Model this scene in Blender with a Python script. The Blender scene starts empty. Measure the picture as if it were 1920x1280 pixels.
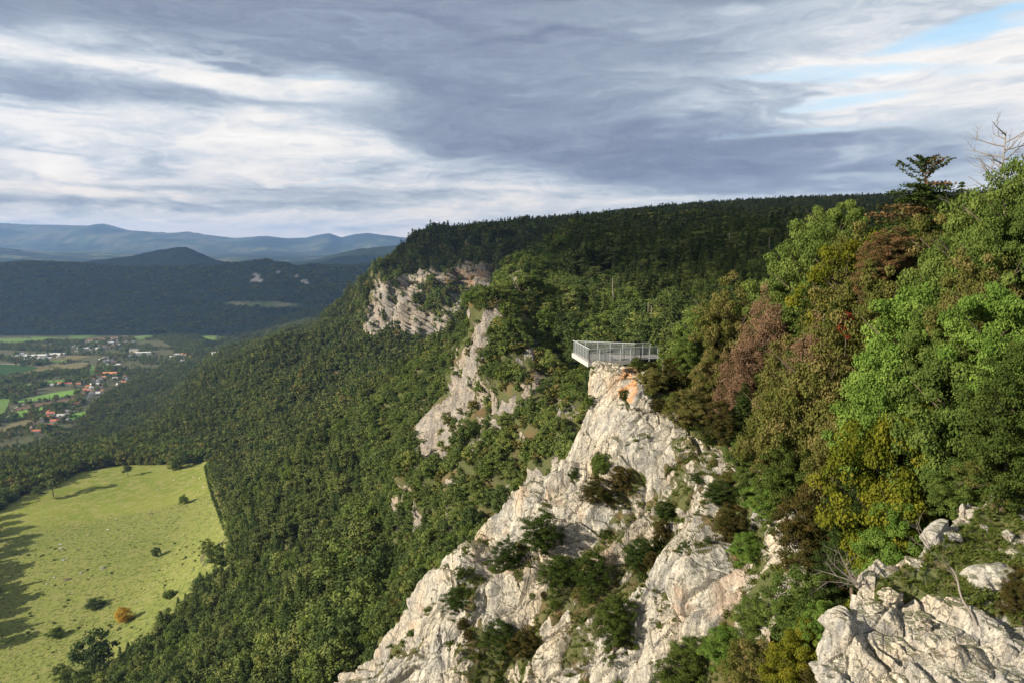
import bpy, math, random, numpy as np
from mathutils import Vector
from mathutils.bvhtree import BVHTree
from mathutils import geometry as mgeo
R = math.radians
rng = np.random.default_rng(7)
random.seed(7)
scene = bpy.context.scene
COL = scene.collection

# ------------------------------------------------------------------ camera
F = 1387.0
PITCH = math.atan(190 / F)
CP, SP = math.cos(PITCH), math.sin(PITCH)
cam_d = bpy.data.cameras.new("camera")
cam_d.sensor_width = 36
cam_d.lens = F / 1920 * 36
cam_d.clip_start = 0.2
cam_d.clip_end = 80000
cam = bpy.data.objects.new("camera", cam_d)
cam.rotation_euler = (R(90) - PITCH, 0, 0)
COL.objects.link(cam)
scene.camera = cam

def W(px, py, Y):
    """point at distance Y north of the lookout whose bearing and dip match a sighting"""
    u = (px - 960) / F
    v = (640 - py) / F
    t = Y / (CP + v * SP)
    return np.array([u * t, Y, t * (v * CP - SP)])

def ray_dir(px, py):
    u = (px - 960) / F
    v = (640 - py) / F
    return Vector((u, CP + v * SP, v * CP - SP)).normalized()

def project(P):
    P = np.asarray(P, float)
    f = P[..., 1] * CP - P[..., 2] * SP
    up = P[..., 1] * SP + P[..., 2] * CP
    f = np.where(f < 0.1, 0.1, f)
    return 960 + F * P[..., 0] / f, 640 - F * up / f

# ------------------------------------------------------------------ noise
def _hash(ix, iy, iz, seed):
    n = (ix.astype(np.int64) * 374761393 + iy.astype(np.int64) * 668265263 + iz.astype(np.int64) * 2147483647 + seed * 1274126177) & 0xFFFFFFFF
    n = ((n ^ (n >> 13)) * 1274126177) & 0xFFFFFFFF
    n = ((n ^ (n >> 16)) * 2246822519) & 0xFFFFFFFF
    return ((n ^ (n >> 15)) & 0xFFFFFF) / float(0xFFFFFF)

def vnoise(P, seed=0):
    I = np.floor(P).astype(np.int64)
    f = P - I
    f = f * f * f * (f * (f * 6 - 15) + 10)
    x, y, z = I[..., 0], I[..., 1], I[..., 2]
    fx, fy, fz = f[..., 0], f[..., 1], f[..., 2]
    r = 0
    for dx in (0, 1):
        wx = fx if dx else 1 - fx
        for dy in (0, 1):
            wy = fy if dy else 1 - fy
            for dz in (0, 1):
                wz = fz if dz else 1 - fz
                r = r + wx * wy * wz * _hash(x + dx, y + dy, z + dz, seed)
    return r

def fbm(P, octv=4, seed=0, gain=0.5):
    a, s, n = 1.0, 0.0, 0.0
    for o in range(octv):
        s = s + a * vnoise(P * (2.03 ** o) + 17.3 * o, seed + o)
        n += a
        a *= gain
    return s / n                      # 0..1

def ridged(P, octv=4, seed=0, gain=0.5):
    a, s, n = 1.0, 0.0, 0.0
    for o in range(octv):
        s = s + a * (1 - np.abs(2 * vnoise(P * (2.03 ** o) + 9.1 * o, seed + o) - 1)) ** 2
        n += a
        a *= gain
    return s / n

def voro(P, seed=0):
    """F1, F2-F1 and a random number of the nearest cell"""
    I = np.floor(P).astype(np.int64)
    d1 = np.full(P.shape[:-1], 9.0); d2 = d1.copy(); cid = np.zeros(P.shape[:-1])
    for dx in (-1, 0, 1):
        for dy in (-1, 0, 1):
            for dz in (-1, 0, 1):
                C = I + np.array([dx, dy, dz])
                q = np.stack([_hash(C[..., 0], C[..., 1], C[..., 2], seed + k) for k in (1, 2, 3)], -1) + C
                d = np.sqrt(((q - P) ** 2).sum(-1))
                h = _hash(C[..., 0], C[..., 1], C[..., 2], seed + 9)
                nearer = d < d1
                d2 = np.where(nearer, d1, np.minimum(d2, d))
                cid = np.where(nearer, h, cid)
                d1 = np.where(nearer, d, d1)
    return d1, d2 - d1, cid

def smooth(a, b, x):
    t = np.clip((x - a) / (b - a), 0, 1)
    return t * t * (3 - 2 * t)

def pchip(x, y, xi):
    x = np.asarray(x, float); y = np.asarray(y, float)
    n = len(x); h = np.diff(x)
    hs = h.reshape((-1,) + (1,) * (y.ndim - 1))
    d = np.diff(y, axis=0) / hs
    m = np.zeros_like(y)
    m[0], m[-1] = d[0], d[-1]
    if n > 2:
        p = d[:-1] * d[1:]
        w1 = 2 * hs[1:] + hs[:-1]; w2 = hs[1:] + 2 * hs[:-1]
        with np.errstate(all="ignore"):
            hm = (w1 + w2) / (w1 / d[:-1] + w2 / d[1:])
        m[1:-1] = np.where(p > 0, hm, 0)
    xi = np.asarray(xi, float)
    k = np.clip(np.searchsorted(x, xi, side="right") - 1, 0, n - 2)
    t = ((xi - x[k]) / h[k]).reshape((-1,) + (1,) * (y.ndim - 1))
    hk = h[k].reshape(t.shape)
    return ((2*t**3 - 3*t**2 + 1) * y[k] + (t**3 - 2*t**2 + t) * hk * m[k] + (-2*t**3 + 3*t**2) * y[k+1] + (t**3 - t**2) * hk * m[k+1])

def inpoly(x, y, poly):
    x = np.asarray(x, float); y = np.asarray(y, float)
    r = np.zeros(x.shape, bool)
    n = len(poly)
    for i in range(n):
        x1, y1 = poly[i]; x2, y2 = poly[(i + 1) % n]
        c = (y1 > y) != (y2 > y)
        with np.errstate(all="ignore"):
            r ^= c & (x < (x2 - x1) * (y - y1) / ((y2 - y1) if y2 != y1 else 1e-9) + x1)
    return r

# ------------------------------------------------------------------ mesh helpers
def mesh_np(name, V, Fc, mats=(), midx=None, smooth_shade=False, attrs=None):
    """V (n,3), Fc (m,k) array or list of such arrays"""
    me = bpy.data.meshes.new(name)
    V = np.asarray(V, np.float32)
    if not isinstance(Fc, (list, tuple)): Fc = [Fc]
    Fc = [np.asarray(f, np.int32) for f in Fc if len(f)]
    me.vertices.add(len(V)); me.vertices.foreach_set("co", V.ravel())
    loops = np.concatenate([f.ravel() for f in Fc]) if Fc else np.zeros(0, np.int32)
    tot = np.concatenate([np.full(len(f), f.shape[1], np.int32) for f in Fc]) if Fc else np.zeros(0, np.int32)
    me.loops.add(len(loops)); me.loops.foreach_set("vertex_index", loops)
    me.polygons.add(len(tot))
    st = np.concatenate([[0], np.cumsum(tot)[:-1]]).astype(np.int32) if len(tot) else tot
    me.polygons.foreach_set("loop_start", st)
    me.polygons.foreach_set("loop_total", tot)
    for m in mats: me.materials.append(m)
    if midx is not None: me.polygons.foreach_set("material_index", np.asarray(midx, np.int32))
    me.polygons.foreach_set("use_smooth", np.full(len(tot), bool(smooth_shade)))
    me.update(calc_edges=True)
    if attrs:
        for k, a in attrs.items():
            at = me.attributes.new(k, "FLOAT", "POINT")
            at.data.foreach_set("value", np.asarray(a, np.float32).ravel())
    return me

def add(name, me, parent=None, loc=None, **tags):
    o = bpy.data.objects.new(name, me)
    COL.objects.link(o)
    if parent is not None: o.parent = parent
    if loc is not None: o.location = loc
    for k, v in tags.items(): o[k] = v
    return o

def grid_faces(nr, nc):
    i = np.arange(nr - 1)[:, None] * nc + np.arange(nc - 1)[None, :]
    i = i.ravel()
    return np.stack([i, i + 1, i + nc + 1, i + nc], 1)

def grid_normals(P):
    a = np.gradient(P, axis=0); b = np.gradient(P, axis=1)
    n = np.cross(b, a)
    n /= np.linalg.norm(n, axis=-1, keepdims=True) + 1e-9
    return n

class Geo:
    """collects shapes into one mesh"""
    def __init__(s): s.v = []; s.f = {}; s.n = 0; s.m = {}
    def put(s, V, Fs, mat=0):
        V = np.asarray(V, float); Fs = np.asarray(Fs, int)
        s.f.setdefault(Fs.shape[1], []).append(Fs + s.n)
        s.m.setdefault(Fs.shape[1], []).append(np.full(len(Fs), mat))
        s.v.append(V); s.n += len(V)
    def box(s, c, d, rz=0, mat=0):
        x, y, z = np.array(d) / 2
        V = np.array([[-x,-y,-z],[x,-y,-z],[x,y,-z],[-x,y,-z],[-x,-y,z],[x,-y,z],[x,y,z],[-x,y,z]])
        cr, sr = math.cos(rz), math.sin(rz)
        V = V @ np.array([[cr, sr, 0], [-sr, cr, 0], [0, 0, 1]])
        s.put(V + np.array(c), [[0,3,2,1],[4,5,6,7],[0,1,5,4],[1,2,6,5],[2,3,7,6],[3,0,4,7]], mat)
    def bar(s, a, b, w, h, mat=0):
        a = np.array(a, float); b = np.array(b, float)
        d = b - a; L = np.linalg.norm(d); d = d / L
        up = np.array([0, 0, 1.0]) if abs(d[2]) < .95 else np.array([0, 1.0, 0])
        r = np.cross(d, up); r /= np.linalg.norm(r); u = np.cross(r, d)
        V = [p + r * sx * w / 2 + u * sz * h / 2 for p in (a, b) for sx, sz in ((-1,-1),(1,-1),(1,1),(-1,1))]
        s.put(V, [[0,1,2,3],[7,6,5,4],[0,4,5,1],[1,5,6,2],[2,6,7,3],[3,7,4,0]], mat)
    def tube(s, pts, rad, k=6, mat=0, cap=True):
        pts = np.asarray(pts, float); n = len(pts)
        rad = np.full(n, rad) if np.isscalar(rad) else np.asarray(rad, float)
        T = np.gradient(pts, axis=0); T /= np.linalg.norm(T, axis=1, keepdims=True) + 1e-9
        ref = np.array([0.31, 0.95, 0.05])
        A = np.cross(T, ref); A /= np.linalg.norm(A, axis=1, keepdims=True) + 1e-9
        B = np.cross(T, A)
        th = np.arange(k) * 2 * np.pi / k
        V = pts[:, None] + rad[:, None, None] * (A[:, None] * np.cos(th)[None, :, None] + B[:, None] * np.sin(th)[None, :, None])
        i = np.arange(n - 1)[:, None] * k; j = np.arange(k)[None, :]; j2 = (j + 1) % k
        Fs = np.stack([(i + j).ravel(), (i + j2).ravel(), (i + k + j2).ravel(), (i + k + j).ravel()], 1)
        s.put(V.reshape(-1, 3), Fs, mat)
        if cap:
            s.f.setdefault(k, []).append(np.array([[s.n - k + q for q in range(k)]])); s.m.setdefault(k, []).append(np.array([mat]))
    def mesh(s, name, mats=(), smooth_shade=False, attrs=None):
        ks = list(s.f)
        return mesh_np(name, np.concatenate(s.v), [np.concatenate(s.f[k]) for k in ks], mats,
                       np.concatenate([np.concatenate(s.m[k]) for k in ks]), smooth_shade, attrs)

# ------------------------------------------------------------------ materials
class NT:
    def __init__(s, name):
        s.mat = bpy.data.materials.new(name); s.mat.use_nodes = True
        s.t = s.mat.node_tree; s.t.nodes.clear()
        s.out = s.t.nodes.new("ShaderNodeOutputMaterial")
    def n(s, typ, **kw):
        nd = s.t.nodes.new("ShaderNode" + typ)
        for k, v in kw.items():
            if k.startswith("_"): setattr(nd, k[1:], v)
            else:
                key = k.replace("__", " ")
                nd.inputs[int(key[1:]) if key[0] == "i" and key[1:].isdigit() else key].default_value = v
        return nd
    def l(s, a, b): s.t.links.new(a, b)
    def math(s, op, a, b=None, c=None, clamp=False):
        m = s.t.nodes.new("ShaderNodeMath"); m.operation = op; m.use_clamp = clamp
        for i, x in enumerate((a, b, c)):
            if x is None: continue
            if isinstance(x, (int, float)): m.inputs[i].default_value = x
            else: s.l(x, m.inputs[i])
        return m.outputs[0]
    def ramp(s, fac, stops, interp="LINEAR"):
        r = s.t.nodes.new("ShaderNodeValToRGB"); r.color_ramp.interpolation = interp
        e = r.color_ramp.elements
        while len(e) < len(stops): e.new(0.5)
        for q, (p, c) in zip(e, stops):
            q.position = p; q.color = (*c, 1) if len(c) == 3 else c
        s.l(fac, r.inputs[0]); return r.outputs[0]
    def mix(s, fac, a, b, blend="MIX"):
        m = s.t.nodes.new("ShaderNodeMix"); m.data_type = "RGBA"; m.blend_type = blend
        for i, x in ((0, fac), (6, a), (7, b)):
            if isinstance(x, (int, float)): m.inputs[i].default_value = x
            elif isinstance(x, tuple): m.inputs[i].default_value = (*x, 1)
            else: s.l(x, m.inputs[i])
        return m.outputs[2]
    def pos(s, scale=(1, 1, 1), rot=(0, 0, 0)):
        g = s.t.nodes.new("ShaderNodeNewGeometry")
        mp = s.t.nodes.new("ShaderNodeMapping"); mp.inputs["Scale"].default_value = scale; mp.inputs["Rotation"].default_value = rot
        s.l(g.outputs["Position"], mp.inputs[0]); return mp.outputs[0]
    def noise(s, vec, scale, detail=4, rough=.55, dist=0.0):
        nd = s.n("TexNoise", Scale=scale, Detail=detail, Roughness=rough, Distortion=dist); s.l(vec, nd.inputs["Vector"]); return nd.outputs[0]
    def attr(s, name):
        a = s.t.nodes.new("ShaderNodeAttribute"); a.attribute_name = name; return a.outputs["Fac"]

def simple(name, col, rough=.7, metal=0.0, var=.12, scale=3.0):
    m = NT(name)
    b = m.n("BsdfPrincipled", Roughness=rough, Metallic=metal)
    nz = m.noise(m.pos(), scale, 4)
    c = m.mix(nz, tuple(x * (1 - var) for x in col), tuple(min(1, x * (1 + var)) for x in col))
    m.l(c, b.inputs["Base Color"]); m.l(b.outputs[0], m.out.inputs[0]); return m.mat

def leafmat(name, stops, transl=.25, objw=.55):
    """stops: colours from the tint + per-object random number"""
    m = NT(name)
    oi = m.n("ObjectInfo")
    f = m.math("ADD", m.math("MULTIPLY", oi.outputs["Random"], objw), m.math("MULTIPLY", m.attr("tint"), 1 - objw))
    c = m.ramp(f, stops)
    d = m.n("BsdfDiffuse"); t = m.n("BsdfTranslucent"); mx = m.n("MixShader", Fac=transl)
    m.l(c, d.inputs[0]); m.l(m.mix(1.0, c, (1.0, 1.03, .65), "MULTIPLY"), t.inputs[0])
    m.l(d.outputs[0], mx.inputs[1]); m.l(t.outputs[0], mx.inputs[2]); m.l(mx.outputs[0], m.out.inputs[0])
    return m.mat

M = {}
M["conifer"] = leafmat("conifer_needles", [(0, (.028, .044, .016)), (.4, (.058, .084, .026)), (.8, (.115, .140, .040)), (1, (.17, .18, .05))], .12)
M["pine"] = leafmat("pine_needles", [(0, (.042, .058, .020)), (.5, (.095, .115, .036)), (1, (.18, .185, .055))], .12)
M["yew"] = leafmat("shrub_needles", [(0, (.024, .040, .012)), (.5, (.040, .060, .014)), (1, (.075, .095, .020))], .15)
M["broad"] = leafmat("mixed_leaves", [(0, (.036, .056, .022)), (.35, (.072, .102, .032)), (.7, (.130, .165, .044)), (.88, (.21, .215, .06)), (1, (.26, .20, .06))], .25)
M["bright"] = leafmat("maple_leaves", [(0, (.055, .104, .018)), (.5, (.115, .185, .035)), (1, (.21, .28, .06))], .3, .2)
M["mid"] = leafmat("beech_leaves", [(0, (.046, .076, .018)), (.5, (.098, .138, .032)), (1, (.19, .23, .055))], .3, .25)
M["yellow"] = leafmat("hazel_leaves", [(0, (.060, .080, .010)), (.5, (.115, .125, .014)), (.85, (.20, .18, .022)), (1, (.26, .20, .03))], .3, .2)
M["olive"] = leafmat("oak_leaves", [(0, (.050, .064, .016)), (.5, (.10, .105, .026)), (.8, (.18, .145, .055)), (1, (.28, .19, .095))], .25, .3)
M["tan"] = leafmat("withered_leaves", [(0, (.10, .065, .035)), (.5, (.17, .105, .062)), (1, (.27, .17, .11))], .2, .2)
M["rust"] = leafmat("rusty_needles", [(0, (.040, .042, .014)), (.35, (.080, .070, .024)), (.65, (.13, .080, .036)), (1, (.21, .10, .055))], .15, .1)
M["red"] = leafmat("red_leaves", [(0, (.12, .022, .014)), (1, (.26, .05, .03))], .2, .2)
M["darkbrown"] = leafmat("brownish_needles", [(0, (.028, .034, .011)), (.6, (.055, .048, .014)), (1, (.11, .06, .022))], .15, .2)
M["orange"] = leafmat("autumn_leaves", [(0, (.38, .24, .03)), (1, (.58, .36, .05))], .25, .2)
M["grass"] = leafmat("grass_blades", [(0, (.055, .080, .016)), (.6, (.085, .110, .024)), (1, (.18, .16, .06))], .25, .4)

def barkmat(name, c1, c2):
    m = NT(name)
    b = m.n("BsdfDiffuse")
    v = m.pos((6, 6, 1.2))
    m.l(m.mix(m.noise(v, 3, 5), c1, c2), b.inputs[0]); m.l(b.outputs[0], m.out.inputs[0]); return m.mat
M["bark"] = barkmat("bark", (.055, .040, .028), (.16, .125, .095))
M["deadwood"] = barkmat("dead_wood", (.10, .085, .07), (.27, .235, .20))

def rockmat(name, scale=1.0, light=(.42, .385, .315), grey=(.24, .228, .21), soil=(.068, .060, .03), green=(.07, .085, .024), bump=1.0, far=False):
    """limestone; attribute rock 1 = bare stone, 0 = soil and turf; attribute stain = ochre/rust stain"""
    m = NT(name)
    p = m.pos((1, 1, .45)); q = m.pos()
    rk, st = m.attr("rock"), m.attr("stain")
    big = m.noise(q, .22 * scale, 5, .6)
    streak = m.noise(p, 1.3 * scale, 6, .65, .3)
    fine = m.noise(q, 6.0 * scale, 6, .7)
    vor = m.n("TexVoronoi", _feature="DISTANCE_TO_EDGE", Scale=.9 * scale)
    wv = m.n("VectorMath", _operation="ADD"); nz = m.n("TexNoise", Scale=1.1 * scale, Detail=5)
    m.l(p, nz.inputs["Vector"]); m.l(p, wv.inputs[0]); m.l(nz.outputs["Color"], wv.inputs[1]); m.l(wv.outputs[0], vor.inputs["Vector"])
    crack = m.math("SUBTRACT", 1, m.math("MULTIPLY", vor.outputs["Distance"], 22, clamp=True))
    crack = m.math("MULTIPLY", crack, m.math("MULTIPLY", m.math("SUBTRACT", big, .42), 5, clamp=True))
    c = m.mix(m.ramp(streak, [(.38, (0, 0, 0)), (.62, (1, 1, 1))]), grey, light)
    c = m.mix(m.ramp(big, [(.42, (0, 0, 0)), (.68, (.75,) * 3)]), c, (light[0] * 1.05, light[1] * .93, light[2] * .78))
    c = m.mix(m.ramp(fine, [(.34, (.85,) * 3), (.50, (0, 0, 0))]), c, tuple(x * .38 for x in grey))
    pit = m.noise(m.pos((1, 1, .6)), 15.0 * scale, 3, .6)
    c = m.mix(m.ramp(pit, [(.30, (.9,) * 3), (.40, (0, 0, 0))]), c, (.06, .055, .045))
    lich = m.noise(q, 1.9 * scale, 5, .75)
    c = m.mix(m.ramp(lich, [(.50, (0, 0, 0)), (.66, (.65,) * 3)]), c, tuple(x * .72 for x in grey))
    run = m.noise(m.pos((1.6, 1.6, .13), (0, R(-14), 0)), 1.0 * scale, 5, .6)
    c = m.mix(m.ramp(run, [(.52, (0, 0, 0)), (.68, (.7,) * 3)]), c, tuple(x * .50 for x in grey))
    c = m.mix(st, c, m.mix(fine, (.30, .12, .04), (.56, .31, .15)))
    c = m.mix(m.math("MULTIPLY", crack, .7), c, (.07, .06, .05))
    # moss and turf on stone ledges
    g = m.t.nodes.new("ShaderNodeNewGeometry"); sx = m.n("SeparateXYZ"); m.l(g.outputs["Normal"], sx.inputs[0])
    led = m.math("MULTIPLY", m.math("SUBTRACT", m.math("ADD", sx.outputs[2], m.math("MULTIPLY", big, .5)), 1.02), 5, clamp=True)
    tc = m.mix(m.noise(q, 2.2 * scale, 5), soil, green)
    tc = m.mix(m.ramp(m.noise(q, .7 * scale, 4), [(.5, (0, 0, 0)), (.7, (.7,) * 3)]), tc, (.13, .075, .04))
    c = m.mix(m.math("MULTIPLY", led, .8), c, tc)
    edge = m.math("ADD", rk, m.math("MULTIPLY", m.math("SUBTRACT", m.noise(q, 1.6 * scale, 5, .7), .5), 1.1))
    mk = m.math("MULTIPLY", m.math("SUBTRACT", edge, .42), 8, clamp=True)
    c = m.mix(mk, tc, c)
    b = m.n("BsdfPrincipled", Roughness=.9); b.inputs["Specular IOR Level"].default_value = .2
    m.l(c, b.inputs["Base Color"])
    h = m.math("ADD", m.math("MULTIPLY", streak, .8), m.math("ADD", m.math("MULTIPLY", fine, .40), m.math("MULTIPLY", crack, -.25)))
    h = m.math("MULTIPLY", h, m.math("MULTIPLY_ADD", mk, .85, .15))
    bp = m.n("Bump", Strength=.9, Distance=bump); m.l(h, bp.inputs["Height"]); m.l(bp.outputs[0], b.inputs["Normal"])
    m.l(b.outputs[0], m.out.inputs[0]); return m.mat

def groundmat(name, cols, scales=(.05, .9), bump=.0):
    m = NT(name); q = m.pos()
    c = m.mix(m.ramp(m.noise(q, scales[0], 4), [(.35, (0,)*3), (.65, (1,)*3)]), cols[0], cols[1])
    c = m.mix(m.ramp(m.noise(q, scales[1], 5, .65), [(.45, (0,)*3), (.75, (1,)*3)]), c, cols[2])
    b = m.n("BsdfDiffuse"); m.l(c, b.inputs[0])
    if bump:
        bp = m.n("Bump", Strength=1.0, Distance=bump); m.l(m.noise(q, scales[1], 5, .65), bp.inputs["Height"]); m.l(bp.outputs[0], b.inputs["Normal"])
    m.l(b.outputs[0], m.out.inputs[0]); return m.mat
EXPO = 1.12
# ------------------------------------------------------------------ terrain: mountainside
ROWS = [
 (-60, [(-1200,-330),(-230,-300),(-120,-190),(-60,-120),(-20,-60),(16,-16),(32,-10),(60,2),(200,45),(1500,120)]),
 (20,  [(-1200,-330),(-230,-295),(-120,-190),(-60,-120),(-20,-60),(15,-15),(24,-8.5),(45,0),(200,45),(1500,120)]),
 (35,  [(-1200,-330),(-230,-290),(-120,-192),(-60,-122),(-14,-62),(15,-17.5),(22,-9),(45,0),(200,45),(1500,120)]),
 (50,  [(-1200,-330),(-230,-288),(-120,-195),(-58,-124),(-12,-64),(17,-16),(24,-10),(48,-2),(210,42),(1500,120)]),
 (68,  [(-1200,-330),(-228,-285),(-118,-196),(-55,-126),(-8,-66),(15,-14.5),(20,-11),(50,-4),(230,40),(1500,110)]),
 (110, [(-1200,-330),(-225,-275),(-115,-200),(-50,-130),(0,-78),(26,-27),(42,-17),(75,-5),(260,40),(1500,110)]),
 (200, [(-1200,-330),(-230,-270),(-120,-206),(-50,-126),(-8,-84),(22,-50),(55,-30),(110,-9),(350,40),(1600,110)]),
 (245, [(-1200,-330),(-232,-268),(-125,-200),(-56,-124),(-26,-88),(6,-45),(30,-42),(125,-10),(380,32),(1600,110)]),
 (280, [(-1200,-330),(-235,-265),(-130,-195),(-62,-124),(-38,-91),(-6,-22),(22,-36),(150,-10),(400,28),(1600,110)]),
 (300, [(-1200,-330),(-235,-265),(-130,-195),(-60,-128),(-34,-92),(2,-21),(34,-36),(160,-9),(420,28),(1600,110)]),
 (345, [(-1200,-330),(-236,-262),(-125,-200),(-50,-140),(5,-100),(42,-36),(72,-30),(185,-7),(450,28),(1600,110)]),
 (450, [(-1150,-330),(-255,-258),(-170,-196),(-95,-135),(-32,-80),(10,-19),(60,-20),(240,-2),(600,26),(1700,110)]),
 (600, [(-1100,-330),(-290,-260),(-205,-202),(-115,-135),(-35,-72),(42,-14),(100,-10),(320,6),(800,40),(1800,110)]),
 (750, [(-1100,-330),(-330,-262),(-220,-200),(-100,-135),(5,-75),(68,2),(150,2),(400,12),(1000,45),(1900,110)]),
 (900, [(-1100,-335),(-385,-268),(-262,-208),(-150,-155),(-30,-118),(105,-6),(208,8),(480,24),(1200,55),(2000,110)]),
 (985, [(-1200,-380),(-430,-278),(-310,-208),(-196,-142),(-88,-130),(70,-12),(250,14),(510,34),(1300,65),(2100,110)]),
 (1060,[(-1300,-400),(-520,-290),(-345,-206),(-212,-146),(-197,-78),(-124,-38),(30,-10),(200,16),(1400,75),(2200,110)]),
 (1120,[(-1400,-415),(-580,-310),(-380,-204),(-232,-142),(-206,-66),(-138,-14),(40,4),(180,28),(1450,80),(2300,110)]),
 (1210,[(-1500,-428),(-650,-335),(-420,-206),(-250,-128),(-196,-52),(-138,12),(0,26),(148,36),(1500,84),(2400,110)]),
 (1500,[(-1900,-430),(-860,-422),(-600,-276),(-420,-196),(-330,-120),(-150,0),(160,42),(346,64),(790,86),(2600,100)]),
 (1800,[(-2200,-430),(-980,-430),(-690,-285),(-480,-205),(-340,-130),(-150,10),(160,50),(400,68),(1000,95),(2800,100)]),
 (2050,[(-2400,-431),(-1060,-432),(-780,-300),(-585,-258),(-410,-212),(-150,10),(160,50),(500,70),(1300,95),(3000,100)]),
 (2600,[(-2800,-432),(-1150,-434),(-1000,-382),(-730,-315),(-480,-235),(-200,0),(160,40),(500,50),(1300,90),(3200,100)]),
 (3000,[(-3300,-434),(-1300,-436),(-1150,-420),(-850,-365),(-560,-260),(-250,-50),(160,0),(500,20),(1300,60),(3500,80)]),
 (3300,[(-3800,-436),(-1500,-437),(-1260,-436),(-870,-326),(-645,-252),(-300,-100),(160,-50),(500,-30),(1300,20),(3800,50)]),
 (3900,[(-4500,-440),(-1900,-440),(-1500,-442),(-1200,-442),(-900,-430),(-400,-300),(160,-250),(600,-250),(1500,-200),(4500,-200)]),
 (4600,[(-5000,-460),(-2200,-460),(-1700,-460),(-1300,-460),(-1000,-460),(-400,-460),(200,-460),(800,-460),(1800,-460),(5000,-460)]),
]
ky = [r[0] for r in ROWS]
KL = np.array([r[1] for r in ROWS], float)          # rows, 10, 2
for i_, y_ in enumerate(ky):
    if 1000 < y_ < 1400: KL[i_, 5:9, 1] -= 13
    elif 1400 < y_ < 2700: KL[i_, 5:9, 1] -= 8
ys = [-60.0]
while ys[-1] < 4600:
    y_ = ys[-1]; ys.append(y_ + (1.7 if 232 < y_ < 315 else 3.2 if 935 < y_ < 1240 else max(2.0, .0115 * y_)))
ys = np.array(ys)
seg = [70, 60, 60, 60, 80, 50, 60, 50, 16]
tt = np.concatenate([np.linspace(i, i + 1, n, endpoint=False) for i, n in enumerate(seg)] + [[9.0]])
L = pchip(ky, KL, ys)                                # nY,10,2
XZ = pchip(np.arange(10), L.transpose(1, 0, 2), tt)  # nT,nY,2
nY, nT = len(ys), len(tt)
P = np.zeros((nY, nT, 3))
P[..., 0] = XZ[..., 0].T; P[..., 1] = ys[:, None]; P[..., 2] = XZ[..., 1].T
T = np.broadcast_to(tt[None, :], (nY, nT))
dist = np.sqrt((P ** 2).sum(-1))
N0 = grid_normals(P)
N0 *= np.sign(N0[..., 2:3] + 1e-9)
cliffy = smooth(3.2, 4.1, T) * (1 - smooth(5.0, 5.5, T))
amp = np.clip(dist / 250, .25, 1)
far = smooth(700, 1500, dist)
# cliffs: buttresses and flutes
q = np.stack([P[..., 0] / 46 + P[..., 2] / 160, P[..., 1] / 36, P[..., 2] / 120], -1)
b1 = ridged(q, 3, 11) - .45
q2 = P / np.array([26, 26, 60.0])
b2 = ridged(q2 * 1.0, 4, 23) - .45
q3 = P / np.array([7, 7, 16.0])
b3 = ridged(q3, 3, 31) - .45
cliffy = np.maximum(cliffy, smooth(3.0, 3.4, T) * (1 - smooth(6.0, 6.5, T)) * smooth(940, 985, P[..., 1]) * (1 - smooth(1160, 1240, P[..., 1])))
faceC = smooth(3.5, 3.9, T) * (1 - smooth(5.1, 5.5, T)) * smooth(232, 250, P[..., 1]) * (1 - smooth(300, 316, P[..., 1]))
faceD = smooth(3.0, 3.4, T) * (1 - smooth(5.6, 6.3, T)) * smooth(950, 990, P[..., 1]) * (1 - smooth(1150, 1220, P[..., 1]))
f1_ = ridged(P / np.array([24, 30, 130.0]), 3, 131) - .5; f2_ = ridged(P / np.array([9, 12, 34.0]), 3, 133) - .5
disp = cliffy * (b1 * 16 * amp * (.6 + 1.2 * far) + b2 * 14 * amp + b3 * 4.0 * amp) + faceD * (f1_ * 26 + f2_ * 8) + faceC * (ridged(P / np.array([5.5, 6, 26.0]), 3, 137) - .5) * 6.5 + faceC * (ridged(P / np.array([2.2, 2.4, 7.0]), 2, 139) - .5) * 2.2
# wooded slopes: spurs and hollows
talus = smooth(1.0, 1.7, T) * (1 - smooth(3.4, 4.2, T))
plate = smooth(5.0, 6.0, T)
g1 = fbm(P / np.array([150, 110, 150.0]), 4, 41) - .5
g2 = fbm(P / np.array([38, 30, 40.0]), 3, 47) - .5
disp = disp + talus * (g1 * 60 * (.5 + .7 * far) + g2 * 16) + plate * smooth(60, 300, dist) * (g1 * 26 + g2 * 12)
hl = smooth(100, 160, P[..., 1]) * (1 - smooth(3000, 3600, P[..., 1]))
near_flat = smooth(50, 100, P[..., 1])
disp = disp * np.where(P[..., 1] < 100, .25 + .75 * near_flat, 1)
disp = disp * (1 - .6 * smooth(1150, 1400, P[..., 1]) * (T > 4.5))
P = P + N0 * disp[..., None]
valley = 1 - smooth(.85, 1.2, T)
P[..., 2] += valley * (fbm(P / 220, 2, 71) - .5) * 7 * smooth(300, 500, P[..., 1])
MAIN = P
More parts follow.
